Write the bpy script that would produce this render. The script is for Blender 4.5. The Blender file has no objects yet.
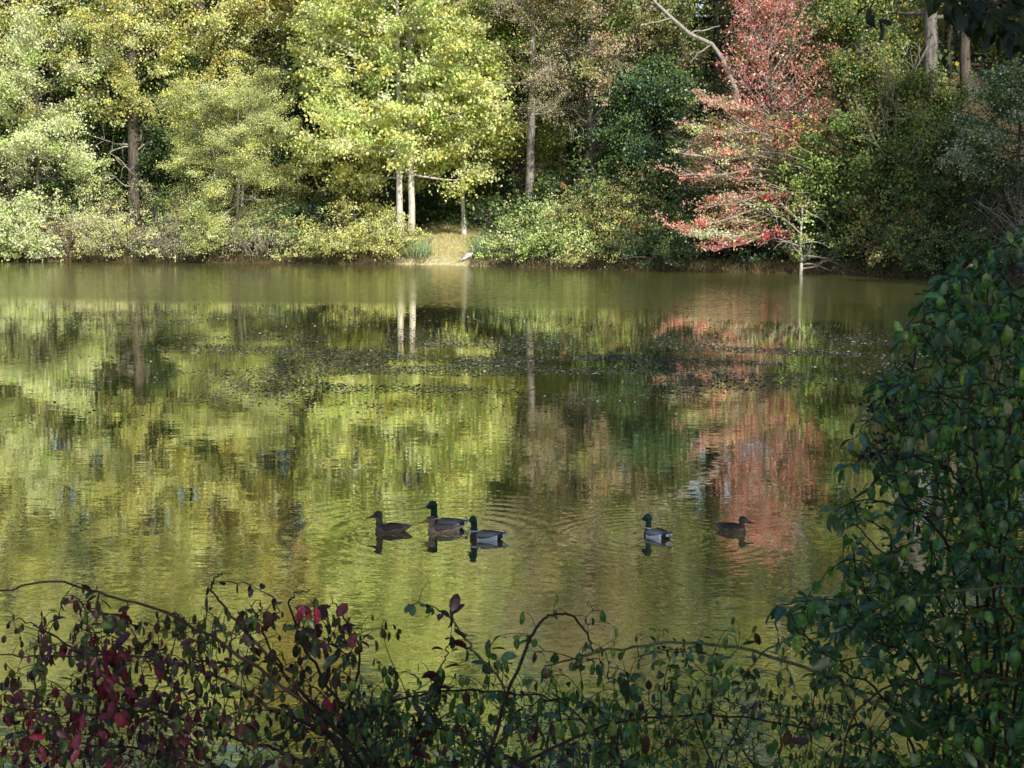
import bpy, bmesh, math, random
import numpy as np
from mathutils import Vector, Matrix, noise as mnoise

PI = math.pi
rng = np.random.default_rng(11)
random.seed(5)
scene = bpy.context.scene
COL = scene.collection

# ------------------------------------------------------------------ camera
F = 1640.0; CH = 4.2; PITCH = math.atan(187 / F)
cam_d = bpy.data.cameras.new('camera'); cam = bpy.data.objects.new('camera', cam_d); COL.objects.link(cam)
cam_d.sensor_width = 36; cam_d.lens = F / 1024 * 36; cam_d.clip_start = 0.1; cam_d.clip_end = 3000
cam.location = (0, 0, CH); cam.rotation_euler = (PI / 2 - PITCH, 0, 0)
cam_d.dof.use_dof = True; cam_d.dof.focus_distance = 24; cam_d.dof.aperture_fstop = 20
scene.camera = cam
scene.render.resolution_x = 1024; scene.render.resolution_y = 768

def ray(px, py):
    v = Vector(((px - 512) / F, 1.0, -(py - 384) / F))
    c, s = math.cos(PITCH), math.sin(PITCH)
    return Vector((v.x, v.y * c + v.z * s, -v.y * s + v.z * c))
def on_water(px, py):
    r = ray(px, py); t = CH / -r.z
    return np.array([r.x * t, r.y * t, 0.0])
def at(px, py, Y):
    r = ray(px, py); t = Y / r.y
    return np.array([r.x * t, Y, CH + r.z * t])
def X(px, D): return (px - 512) / F * D

# ------------------------------------------------------------------ tagging
def tag(o, label=None, cat=None, group=None, kind=None):
    if label: o['label'] = label
    if cat: o['category'] = cat
    if group: o['group'] = group
    if kind: o['kind'] = kind
    return o
def empty(name, loc, rz=0.0):
    o = bpy.data.objects.new(name, None); COL.objects.link(o)
    o.location = [float(c) for c in loc]; o.rotation_euler = (0, 0, rz); o.empty_display_size = 0.3
    return o

# ------------------------------------------------------------------ mesh builder
class MB:
    def __init__(s): s.v = []; s.q = []; s.t = []; s.c = []; s.n = 0
    def add(s, v, quads=None, tris=None, col=None):
        v = np.asarray(v, dtype=np.float32).reshape(-1, 3)
        if quads is not None and len(quads): s.q.append(np.asarray(quads, dtype=np.int64) + s.n)
        if tris is not None and len(tris): s.t.append(np.asarray(tris, dtype=np.int64) + s.n)
        if col is None: col = np.ones((len(v), 3))
        col = np.asarray(col, dtype=np.float32)
        if col.ndim == 1: col = np.tile(col, (len(v), 1))
        s.v.append(v); s.c.append(col); s.n += len(v)
    def tube(s, pts, rad, sides=5, col=None, cap=False):
        pts = np.asarray(pts, float); n = len(pts); rad = np.broadcast_to(np.asarray(rad, float), (n,))
        T = np.gradient(pts, axis=0); T /= np.linalg.norm(T, axis=1, keepdims=True) + 1e-9
        ref = np.array([0.13, 0.21, 1.0]) if abs(T[:, 2].mean()) < 0.8 else np.array([1.0, 0.1, 0.05])
        A = np.cross(T, ref); A /= np.linalg.norm(A, axis=1, keepdims=True) + 1e-9
        B = np.cross(T, A)
        a = np.arange(sides) * 2 * PI / sides
        ring = A[:, None, :] * np.cos(a)[None, :, None] + B[:, None, :] * np.sin(a)[None, :, None]
        V = pts[:, None, :] + ring * rad[:, None, None]
        i = np.arange(n - 1)[:, None] * sides; j = np.arange(sides)[None, :]; k = (j + 1) % sides
        Q = np.stack([i + j, i + k, i + sides + k, i + sides + j], -1).reshape(-1, 4)
        V = V.reshape(-1, 3); tr = None
        if cap:
            V = np.vstack([V, pts[0], pts[-1]]); m = n * sides
            tr = [(m, (q + 1) % sides, q) for q in range(sides)] + [(m + 1, m - sides + q, m - sides + (q + 1) % sides) for q in range(sides)]
        s.add(V, Q, tr, col)
    def build(s, name, mat, parent=None, loc=None, smooth=True, vcol=True):
        V = np.concatenate(s.v); me = bpy.data.meshes.new(name)
        Q = np.concatenate(s.q) if s.q else np.zeros((0, 4), int)
        T = np.concatenate(s.t) if s.t else np.zeros((0, 3), int)
        me.vertices.add(len(V)); me.vertices.foreach_set('co', V.ravel())
        nl = Q.size + T.size; me.loops.add(nl)
        me.loops.foreach_set('vertex_index', np.concatenate([Q.ravel(), T.ravel()]).astype(np.int32))
        me.polygons.add(len(Q) + len(T))
        st = np.concatenate([np.arange(len(Q)) * 4, Q.size + np.arange(len(T)) * 3]).astype(np.int32)
        me.polygons.foreach_set('loop_start', st)
        me.polygons.foreach_set('use_smooth', np.full(len(Q) + len(T), smooth))
        me.update(calc_edges=True)
        if vcol:
            C = np.concatenate(s.c); C = np.hstack([C, np.ones((len(C), 1), np.float32)])
            at_ = me.attributes.new('Col', 'FLOAT_COLOR', 'POINT'); at_.data.foreach_set('color', C.astype(np.float32).ravel())
        me.materials.append(mat)
        o = bpy.data.objects.new(name, me); COL.objects.link(o)
        if parent is not None: o.parent = parent
        if loc is not None: o.location = [float(c) for c in loc]
        return o

def nrm(a): return a / (np.linalg.norm(a, axis=-1, keepdims=True) + 1e-9)

# leaf templates: (along, across, up)
T_FAR = (np.array([[0, 0, 0], [.42, .36, .07], [1, 0, -.06], [.42, -.36, .07]]), np.array([[0, 1, 2, 3]]), None, np.ones(4))
T_NEAR = (np.array([[0, 0, 0], [.2, .22, .035], [.5, .28, .05], [.8, .20, .02], [1, 0, -.09],
                    [.8, -.20, .02], [.5, -.28, .05], [.2, -.22, .035], [.22, 0, 0], [.5, 0, 0], [.8, 0, -.035]]),
          np.array([[8, 9, 2, 1], [9, 10, 3, 2], [8, 7, 6, 9], [9, 6, 5, 10]]),
          np.array([[0, 8, 1], [0, 7, 8], [10, 4, 3], [10, 5, 4]]),
          np.array([1.3, .9, .85, .85, .9, .85, .85, .9, 1.5, 1.45, 1.3]))
T_LANCE = (np.array([[0, 0, 0], [.25, .09, .02], [.55, .11, .02], [1, 0, -.12], [.55, -.11, .02], [.25, -.09, .02], [.25, 0, 0], [.55, 0, -.01]]),
           np.array([[6, 7, 2, 1], [6, 5, 4, 7]]), np.array([[0, 6, 1], [0, 5, 6], [7, 3, 2], [7, 4, 3]]), np.array([1.2, .9, .9, .9, .9, .9, 1.4, 1.3]))
def leaves(mb, tpl, P, U, W, size, col):
    """P base points, U direction along leaf, W approx normal"""
    tv, tq, tt, tc = tpl
    U = nrm(U); V = nrm(np.cross(W, U)); W = np.cross(U, V)
    n = len(P); size = np.broadcast_to(size, (n,))
    L = tv[None, :, :] * size[:, None, None]
    if len(tv) > 4: L = L * np.column_stack([np.ones(n), rng.uniform(.65, 1.15, n), rng.uniform(.3, 2.6, n)])[:, None, :]
    pts = P[:, None, :] + L[..., 0:1] * U[:, None, :] + L[..., 1:2] * V[:, None, :] + L[..., 2:3] * W[:, None, :]
    m = len(tv); off = (np.arange(n) * m)[:, None, None]
    q = (tq[None] + off).reshape(-1, 4) if tq is not None else None
    t = (tt[None] + off).reshape(-1, 3) if tt is not None else None
    c = (col[:, None, :] * tc[None, :, None]).reshape(-1, 3)
    mb.add(pts.reshape(-1, 3), q, t, c)

# ------------------------------------------------------------------ materials
def newmat(name):
    m = bpy.data.materials.new(name); m.use_nodes = True; nt = m.node_tree; nt.nodes.clear()
    return m, nt, nt.nodes, nt.links
def N(nodes, typ, **kw):
    n = nodes.new(typ)
    for k, v in kw.items(): setattr(n, k, v)
    return n
def leaf_mat(name, transl=0.35, gloss=0.06, rough=0.4, var=0.5, spots=0):
    m, nt, nd, lk = newmat(name)
    out = N(nd, 'ShaderNodeOutputMaterial'); a = N(nd, 'ShaderNodeAttribute', attribute_name='Col')
    geo = N(nd, 'ShaderNodeNewGeometry')
    no = N(nd, 'ShaderNodeTexNoise'); no.inputs['Scale'].default_value = 1.3; no.inputs['Detail'].default_value = 2
    lk.new(geo.outputs['Position'], no.inputs['Vector'])
    mr = N(nd, 'ShaderNodeMapRange'); mr.inputs['From Min'].default_value = .3; mr.inputs['From Max'].default_value = .7
    mr.inputs['To Min'].default_value = 1 - var / 2; mr.inputs['To Max'].default_value = 1 + var / 2
    lk.new(no.outputs['Fac'], mr.inputs['Value']); fac = mr.outputs[0]
    if spots:
        n2 = N(nd, 'ShaderNodeTexNoise'); n2.inputs['Scale'].default_value = spots; n2.inputs['Detail'].default_value = 4; lk.new(geo.outputs['Position'], n2.inputs['Vector'])
        m2_ = N(nd, 'ShaderNodeMapRange'); m2_.inputs['From Min'].default_value = .32; m2_.inputs['From Max'].default_value = .62; m2_.inputs['To Min'].default_value = .45; m2_.inputs['To Max'].default_value = 1.25
        lk.new(n2.outputs['Fac'], m2_.inputs['Value']); mm = N(nd, 'ShaderNodeMath', operation='MULTIPLY'); lk.new(fac, mm.inputs[0]); lk.new(m2_.outputs[0], mm.inputs[1]); fac = mm.outputs[0]
    sc = N(nd, 'ShaderNodeVectorMath', operation='SCALE'); lk.new(a.outputs['Color'], sc.inputs[0]); lk.new(fac, sc.inputs['Scale'])
    d = N(nd, 'ShaderNodeBsdfDiffuse'); t = N(nd, 'ShaderNodeBsdfTranslucent'); g = N(nd, 'ShaderNodeBsdfGlossy')
    g.inputs['Roughness'].default_value = rough
    tint = N(nd, 'ShaderNodeVectorMath', operation='MULTIPLY'); tint.inputs[1].default_value = (1.15, 1.2, .6)
    lk.new(sc.outputs[0], tint.inputs[0]); lk.new(sc.outputs[0], d.inputs['Color']); lk.new(tint.outputs[0], t.inputs['Color'])
    m1 = N(nd, 'ShaderNodeMixShader'); m1.inputs[0].default_value = transl; lk.new(d.outputs[0], m1.inputs[1]); lk.new(t.outputs[0], m1.inputs[2])
    m2 = N(nd, 'ShaderNodeMixShader'); m2.inputs[0].default_value = gloss; lk.new(m1.outputs[0], m2.inputs[1]); lk.new(g.outputs[0], m2.inputs[2])
    lk.new(m2.outputs[0], out.inputs['Surface'])
    return m
def bark_mat(name, c1, c2, scale=(6, 6, 1.2), rough=.85):
    m, nt, nd, lk = newmat(name)
    out = N(nd, 'ShaderNodeOutputMaterial'); b = N(nd, 'ShaderNodeBsdfPrincipled'); tc = N(nd, 'ShaderNodeNewGeometry')
    mp = N(nd, 'ShaderNodeMapping'); mp.inputs['Scale'].default_value = scale; lk.new(tc.outputs['Position'], mp.inputs[0])
    no = N(nd, 'ShaderNodeTexNoise'); no.inputs['Scale'].default_value = 1.0; no.inputs['Detail'].default_value = 5; no.inputs['Roughness'].default_value = .65
    lk.new(mp.outputs[0], no.inputs['Vector'])
    r = N(nd, 'ShaderNodeValToRGB'); r.color_ramp.elements[0].position = .35; r.color_ramp.elements[1].position = .65
    r.color_ramp.elements[0].color = (*c1, 1); r.color_ramp.elements[1].color = (*c2, 1)
    lk.new(no.outputs['Fac'], r.inputs[0]); lk.new(r.outputs[0], b.inputs['Base Color']); b.inputs['Roughness'].default_value = rough
    bp = N(nd, 'ShaderNodeBump'); bp.inputs['Strength'].default_value = .5; bp.inputs['Distance'].default_value = .03
    lk.new(no.outputs['Fac'], bp.inputs['Height']); lk.new(bp.outputs[0], b.inputs['Normal']); lk.new(b.outputs[0], out.inputs['Surface'])
    return m
def plain_mat(name, c, rough=.5, spec=.5, attr=False):
    m, nt, nd, lk = newmat(name)
    out = N(nd, 'ShaderNodeOutputMaterial'); b = N(nd, 'ShaderNodeBsdfPrincipled')
    b.inputs['Roughness'].default_value = rough; b.inputs['Specular IOR Level'].default_value = spec
    no = N(nd, 'ShaderNodeTexNoise'); no.inputs['Scale'].default_value = 60; tc = N(nd, 'ShaderNodeTexCoord'); lk.new(tc.outputs['Object'], no.inputs['Vector'])
    mr = N(nd, 'ShaderNodeMapRange'); mr.inputs['To Min'].default_value = .75; mr.inputs['To Max'].default_value = 1.25; lk.new(no.outputs['Fac'], mr.inputs['Value'])
    sc = N(nd, 'ShaderNodeVectorMath', operation='SCALE'); lk.new(mr.outputs[0], sc.inputs['Scale'])
    if attr:
        a = N(nd, 'ShaderNodeAttribute', attribute_name='Col'); lk.new(a.outputs['Color'], sc.inputs[0])
    else: sc.inputs[0].default_value = c
    lk.new(sc.outputs[0], b.inputs['Base Color']); lk.new(b.outputs[0], out.inputs['Surface'])
    return m

M_LEAF = leaf_mat('tree_leaf', .25, .05, .45)
M_LEAFN = leaf_mat('near_leaf', .3, .085, .3, .5, 70)
M_LEAFR = leaf_mat('near_autumn_leaf', .35, .05, .4, .5, 80)
M_BARK = bark_mat('bark', (.05, .04, .03), (.16, .13, .10))
M_BARKP = bark_mat('pale_bark', (.35, .31, .26), (.75, .71, .64))
M_DEAD = bark_mat('dead_wood', (.25, .22, .18), (.50, .46, .40))
M_TWIG = bark_mat('near_stem', (.015, .010, .008), (.06, .035, .025), (40, 40, 40))
M_TWIGG = bark_mat('green_cane', (.06, .075, .035), (.17, .20, .09), (40, 40, 40))
M_GRASSB = leaf_mat('grass_blade', .3, .05, .4)

# ------------------------------------------------------------------ pond outline and ground
SHORE = np.array([(-52, 106), (-42, 108.2), (-34, 107.6), (-22, 106.3), (-14, 104.4), (-6, 102.8), (1, 98.6), (7.4, 94.6), (12, 92.4), (16, 90.6),
                  (21, 87.6), (25, 83), (27.5, 74), (28, 60), (26, 44), (22, 28), (17, 17), (12, 11.5), (6, 9.9), (0, 9.5), (-8, 9.6),
                  (-20, 11), (-34, 17), (-48, 34), (-57, 58), (-60, 84), (-57, 99)], float)
def shore_sd(P):
    """signed distance, positive on land"""
    P = np.asarray(P, float).reshape(-1, 2); d = np.full(len(P), 1e9); ins = np.zeros(len(P), bool)
    n = len(SHORE)
    for i in range(n):
        a = SHORE[i]; b = SHORE[(i + 1) % n]; ab = b - a
        t = np.clip(((P - a) @ ab) / (ab @ ab), 0, 1); q = a + t[:, None] * ab
        d = np.minimum(d, np.hypot(*(P - q).T))
        cond = (a[1] > P[:, 1]) != (b[1] > P[:, 1])
        with np.errstate(divide='ignore', invalid='ignore'):
            xi = (b[0] - a[0]) * (P[:, 1] - a[1]) / (b[1] - a[1] + 1e-12) + a[0]
        ins ^= cond & (P[:, 0] < xi)
    return np.where(ins, -d, d)
def ground_h(P):
    P = np.asarray(P, float).reshape(-1, 2); sd = shore_sd(P); x, y = P[:, 0], P[:, 1]
    wob = .25 * np.sin(x * .7 + 1.3 * np.sin(y * .31)) + .2 * np.sin(x * 1.9 + y * .8)
    land = .22 * np.clip((sd + .1 * wob) / .35, 0, 1) + .115 * np.clip(sd, 0, 16) + .32 * np.clip(sd - 16, 0, 70) + .05 * wob * np.clip(sd / 3, 0, 1) + .8 * np.clip(sd / 5, 0, 1) * np.exp(-((x + 4.0) / 3.2) ** 2) * (y > 95)
    near = .2 * np.clip(sd / .4, 0, 1) + 2.42 * (1 - (1 - np.clip(sd / 8.0, 0, 1)) ** 1.5) + .03 * wob
    w = np.clip((y - 20) / 20, 0, 1)
    up = near * (1 - w) + land * w
    down = -.12 - .12 * np.clip(-sd, 0, 12)
    return np.where(sd > 0, up, down)
def gh(x, y): return float(ground_h([[x, y]])[0])

def axis(lo, hi, step, far):
    core = np.arange(lo, hi, step); k = np.cumsum(step * 1.35 ** np.arange(1, 26)); k = k[k < far]
    return np.concatenate([lo - k[::-1], core, hi + k])
ax = axis(-70, 62, .7, 900); ay = axis(-6, 128, .6, 900)
gx, gy = np.meshgrid(ax, ay); P = np.stack([gx.ravel(), gy.ravel()], 1); Z = ground_h(P)
mb = MB(); nx = len(ax); ii, jj = np.meshgrid(np.arange(nx - 1), np.arange(len(ay) - 1)); k = (jj * nx + ii).ravel()
mb.add(np.column_stack([P, Z]), np.stack([k, k + 1, k + nx + 1, k + nx], 1))
m, nt, nd, lk = newmat('leaf_litter_ground')
out = N(nd, 'ShaderNodeOutputMaterial'); b = N(nd, 'ShaderNodeBsdfPrincipled'); g = N(nd, 'ShaderNodeNewGeometry')
n1 = N(nd, 'ShaderNodeTexNoise'); n1.inputs['Scale'].default_value = 4; n1.inputs['Detail'].default_value = 8; lk.new(g.outputs['Position'], n1.inputs['Vector'])
r1 = N(nd, 'ShaderNodeValToRGB'); e = r1.color_ramp.elements; e[0].position = .35; e[0].color = (.035, .028, .018, 1); e[1].position = .68; e[1].color = (.17, .11, .05, 1)
lk.new(n1.outputs['Fac'], r1.inputs[0])
# dry grass in the clearing
sx = N(nd, 'ShaderNodeSeparateXYZ'); lk.new(g.outputs['Position'], sx.inputs[0])
def cmpn(v, lo, hi):
    mr = N(nd, 'ShaderNodeMapRange', interpolation_type='SMOOTHSTEP'); mr.inputs['From Min'].default_value = lo; mr.inputs['From Max'].default_value = hi; lk.new(v, mr.inputs['Value']); return mr.outputs[0]
def mul(a, b_):
    q = N(nd, 'ShaderNodeMath', operation='MULTIPLY'); lk.new(a, q.inputs[0]); lk.new(b_, q.inputs[1]); return q.outputs[0]
clr = mul(mul(cmpn(sx.outputs['X'], -7.5, -6.5), cmpn(sx.outputs['X'], -.5, -1.8)), cmpn(sx.outputs['Y'], 99, 101))
clr = mul(clr, cmpn(sx.outputs['Y'], 116, 112))
r2 = N(nd, 'ShaderNodeValToRGB'); e = r2.color_ramp.elements; e[0].position = .35; e[0].color = (.50, .46, .22, 1); e[1].position = .65; e[1].color = (.75, .62, .40, 1)
lk.new(n1.outputs['Fac'], r2.inputs[0]); mx = N(nd, 'ShaderNodeMix', data_type='RGBA'); lk.new(clr, mx.inputs[0]); lk.new(r1.outputs[0], mx.inputs[6]); lk.new(r2.outputs[0], mx.inputs[7])
lk.new(mx.outputs[2], b.inputs['Base Color']); b.inputs['Roughness'].default_value = .95
bp = N(nd, 'ShaderNodeBump'); bp.inputs['Distance'].default_value = .08; lk.new(n1.outputs['Fac'], bp.inputs['Height']); lk.new(bp.outputs[0], b.inputs['Normal'])
lk.new(b.outputs[0], out.inputs['Surface'])
tag(mb.build('ground', m, vcol=False), kind='structure')

# ------------------------------------------------------------------ water
duck_pts = dict(a=on_water(390, 531.5), b=on_water(445.5, 527.5), c=on_water(442, 532), d=on_water(485, 539), e=on_water(656, 536.5), f=on_water(733, 531))
m, nt, nd, lk = newmat('pond_water')
out = N(nd, 'ShaderNodeOutputMaterial'); g = N(nd, 'ShaderNodeNewGeometry')
sx = N(nd, 'ShaderNodeSeparateXYZ'); lk.new(g.outputs['Position'], sx.inputs[0])
def vm(op, a=None, b=None, s=None):
    n = N(nd, 'ShaderNodeVectorMath', operation=op)
    for i, v in enumerate((a, b)):
        if v is None: continue
        if isinstance(v, (tuple, list)): n.inputs[i].default_value = v
        else: lk.new(v, n.inputs[i])
    if s is not None:
        if isinstance(s, (int, float)): n.inputs['Scale'].default_value = s
        else: lk.new(s, n.inputs['Scale'])
    return n.outputs[0] if op not in ('LENGTH', 'DISTANCE', 'DOT_PRODUCT') else n.outputs['Value']
def ma(op, a, b=0.0, clamp=False):
    n = N(nd, 'ShaderNodeMath', operation=op, use_clamp=clamp)
    for i, v in enumerate((a, b)):
        if isinstance(v, (int, float)): n.inputs[i].default_value = v
        else: lk.new(v, n.inputs[i])
    return n.outputs[0]
def mrange(v, a, b_, c, d_):
    n = N(nd, 'ShaderNodeMapRange', interpolation_type='SMOOTHSTEP')
    for k_, q in zip(('From Min', 'From Max', 'To Min', 'To Max'), (a, b_, c, d_)): n.inputs[k_].default_value = q
    lk.new(v, n.inputs['Value']); return n.outputs[0]
def noise_slope(scale, detail=2.0, dist=0.0):
    v = vm('MULTIPLY', g.outputs['Position'], scale)
    n = N(nd, 'ShaderNodeTexNoise'); n.inputs['Scale'].default_value = 1; n.inputs['Detail'].default_value = detail; n.inputs['Distortion'].default_value = dist
    lk.new(v, n.inputs['Vector']); return n
n_fine = noise_slope((4.2, 12, 1), 2, .3); n_mid = noise_slope((1.0, 3, 1), 2); n_chop = noise_slope((5, 8, 1), 2); n_spark = noise_slope((11, 34, 1), 1)
patch = noise_slope((.09, .05, 1), 2); edge = noise_slope((.03, .05, 1), 2)
Yw = ma('ADD', sx.outputs['Y'], mrange(edge.outputs['Fac'], .3, .7, -7, 7))
far_ruf = mrange(Yw, 58, 68, 0, 1)
near_am = mrange(sx.outputs['Y'], 12, 24, 1, .0)
pat = mrange(patch.outputs['Fac'], .4, .6, 0, 1)
amp_fine = ma('ADD', ma('MULTIPLY', near_am, .040), ma('ADD', ma('MULTIPLY', pat, .012), .014))
amp_mid = ma('ADD', ma('MULTIPLY', near_am, .010), .006)
amp_chop = ma('ADD', ma('MULTIPLY', far_ruf, .16), .002)
def slope(n, amp):
    s = vm('SUBTRACT', n.outputs['Color'], (.5, .5, .5)); s = vm('MULTIPLY', s, (.55, 1, 0)); return vm('SCALE', s, None, amp)
tot = vm('ADD', vm('ADD', slope(n_fine, amp_fine), slope(n_mid, amp_mid)), vm('ADD', slope(n_chop, amp_chop), slope(n_spark, ma('ADD', ma('MULTIPLY', near_am, .045), .006))))
for ctr, A_, kf in ((duck_pts['c'], .013, 21), (duck_pts['e'], .009, 33)):
    dv = vm('SUBTRACT', g.outputs['Position'], tuple(float(q) for q in ctr)); L = vm('LENGTH', dv); dn = vm('NORMALIZE', dv)
    w = ma('SINE', ma('MULTIPLY', L, kf)); fall = mrange(L, .3, 3.6, A_, 0)
    tot = vm('ADD', tot, vm('SCALE', dn, None, ma('MULTIPLY', w, fall)))
nor = vm('NORMALIZE', vm('ADD', tot, (0, 0, 1)))
gl = N(nd, 'ShaderNodeBsdfGlossy'); gl.inputs['Color'].default_value = (1, .985, .86, 1); lk.new(nor, gl.inputs['Normal'])
lk.new(ma('ADD', ma('MULTIPLY', far_ruf, .10), .012), gl.inputs['Roughness'])
df = N(nd, 'ShaderNodeBsdfDiffuse'); df.inputs['Color'].default_value = (.09, .09, .03, 1)
fr = N(nd, 'ShaderNodeFresnel'); fr.inputs['IOR'].default_value = 1.33
mixf = ma('MULTIPLY', ma('ADD', ma('MULTIPLY', fr.outputs[0], .36), .64), ma('SUBTRACT', 1.0, ma('MULTIPLY', far_ruf, .30)))
ms = N(nd, 'ShaderNodeMixShader'); lk.new(mixf, ms.inputs[0]); lk.new(df.outputs[0], ms.inputs[1]); lk.new(gl.outputs[0], ms.inputs[2]); lk.new(ms.outputs[0], out.inputs['Surface'])
mb = MB(); mb.add([(-75, 4, 0), (45, 4, 0), (45, 122, 0), (-75, 122, 0)], [[0, 1, 2, 3]])
tag(mb.build('pond_water', m, vcol=False, smooth=False), kind='structure')

# ------------------------------------------------------------------ palettes
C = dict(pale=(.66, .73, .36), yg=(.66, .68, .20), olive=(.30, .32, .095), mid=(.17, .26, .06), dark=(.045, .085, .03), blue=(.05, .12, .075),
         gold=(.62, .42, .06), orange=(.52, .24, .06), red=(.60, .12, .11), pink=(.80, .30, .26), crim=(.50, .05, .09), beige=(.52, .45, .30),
         brown=(.24, .16, .09), white=(.62, .64, .46), green=(.40, .54, .13), rust=(.33, .17, .08))
C = {k_: np.array(v_) for k_, v_ in C.items()}
def cluster_colors(nc, pal):
    """pal: list of (name, weight)"""
    w = np.array([q[1] for q in pal], float); w /= w.sum()
    idx = rng.choice(len(pal), nc, p=w); base = np.array([C[q[0]] for q in pal])
    a = base[idx]; b_ = base[rng.choice(len(pal), nc, p=w)]
    t = rng.random((nc, 1)) * .45
    return a * (1 - t) + b_ * t

SUN = np.array([math.cos(math.radians(35)) * math.sin(math.radians(26)), -math.cos(math.radians(35)) * math.cos(math.radians(26)), math.sin(math.radians(35))])

def wander(p0, d0, L, n, curl, lift):
    """polyline starting at p0 along d0"""
    pts = [np.array(p0, float)]; d = np.array(d0, float); st = L / (n - 1)
    for _ in range(n - 1):
        d = d + rng.normal(0, curl, 3) + np.array([0, 0, lift]) ; d /= np.linalg.norm(d) + 1e-9
        pts.append(pts[-1] + d * st)
    return np.array(pts)
def interp(pts, t):
    f = t * (len(pts) - 1); i = min(int(f), len(pts) - 2); return pts[i] + (pts[i + 1] - pts[i]) * (f - i)

def foliage(mb, CP, pal, n_per, cr, ls, flat=.6, accent=None, tpl=T_FAR, upb=.75, ctr=None):
    """leaf clusters at CP"""
    nc = len(CP); cc = cluster_colors(nc, pal)
    cnt = rng.poisson(n_per * rng.choice([.35, 1, 1.5], nc, p=[.3, .4, .3])); cnt = np.clip(cnt, 2, None); ix = np.repeat(np.arange(nc), cnt); n = len(ix)
    rad = cr * rng.uniform(.6, 1.4, nc)
    off = rng.normal(0, .5, (n, 3)) * (rad[ix] * rng.choice([.7, 1.0, 1.9], n, p=[.4, .4, .2]))[:, None] * np.array([1, 1, flat])
    P_ = CP[ix] + off
    out_ = np.zeros((n, 3))
    if ctr is not None: out_ = nrm(P_ - ctr)
    W = rng.normal(0, .6, (n, 3)) + np.array([0, 0, upb * .4]) + out_ * .35 + SUN * .95
    U = rng.normal(0, 1, (n, 3)) + out_ * .5 + np.array([0, 0, -.35])
    col = cc[ix] * rng.uniform(.65, 1.45, (n, 1)) * (1 + rng.normal(0, .04, (n, 3)))
    if accent:
        for nm, fr_ in accent:
            k_ = rng.random(n) < fr_; col[k_] = C[nm] * rng.uniform(.7, 1.2, (k_.sum(), 1))
    leaves(mb, tpl, P_, U, nrm(W), ls * rng.uniform(.65, 1.35, n), np.clip(col, 0, .82))

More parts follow.
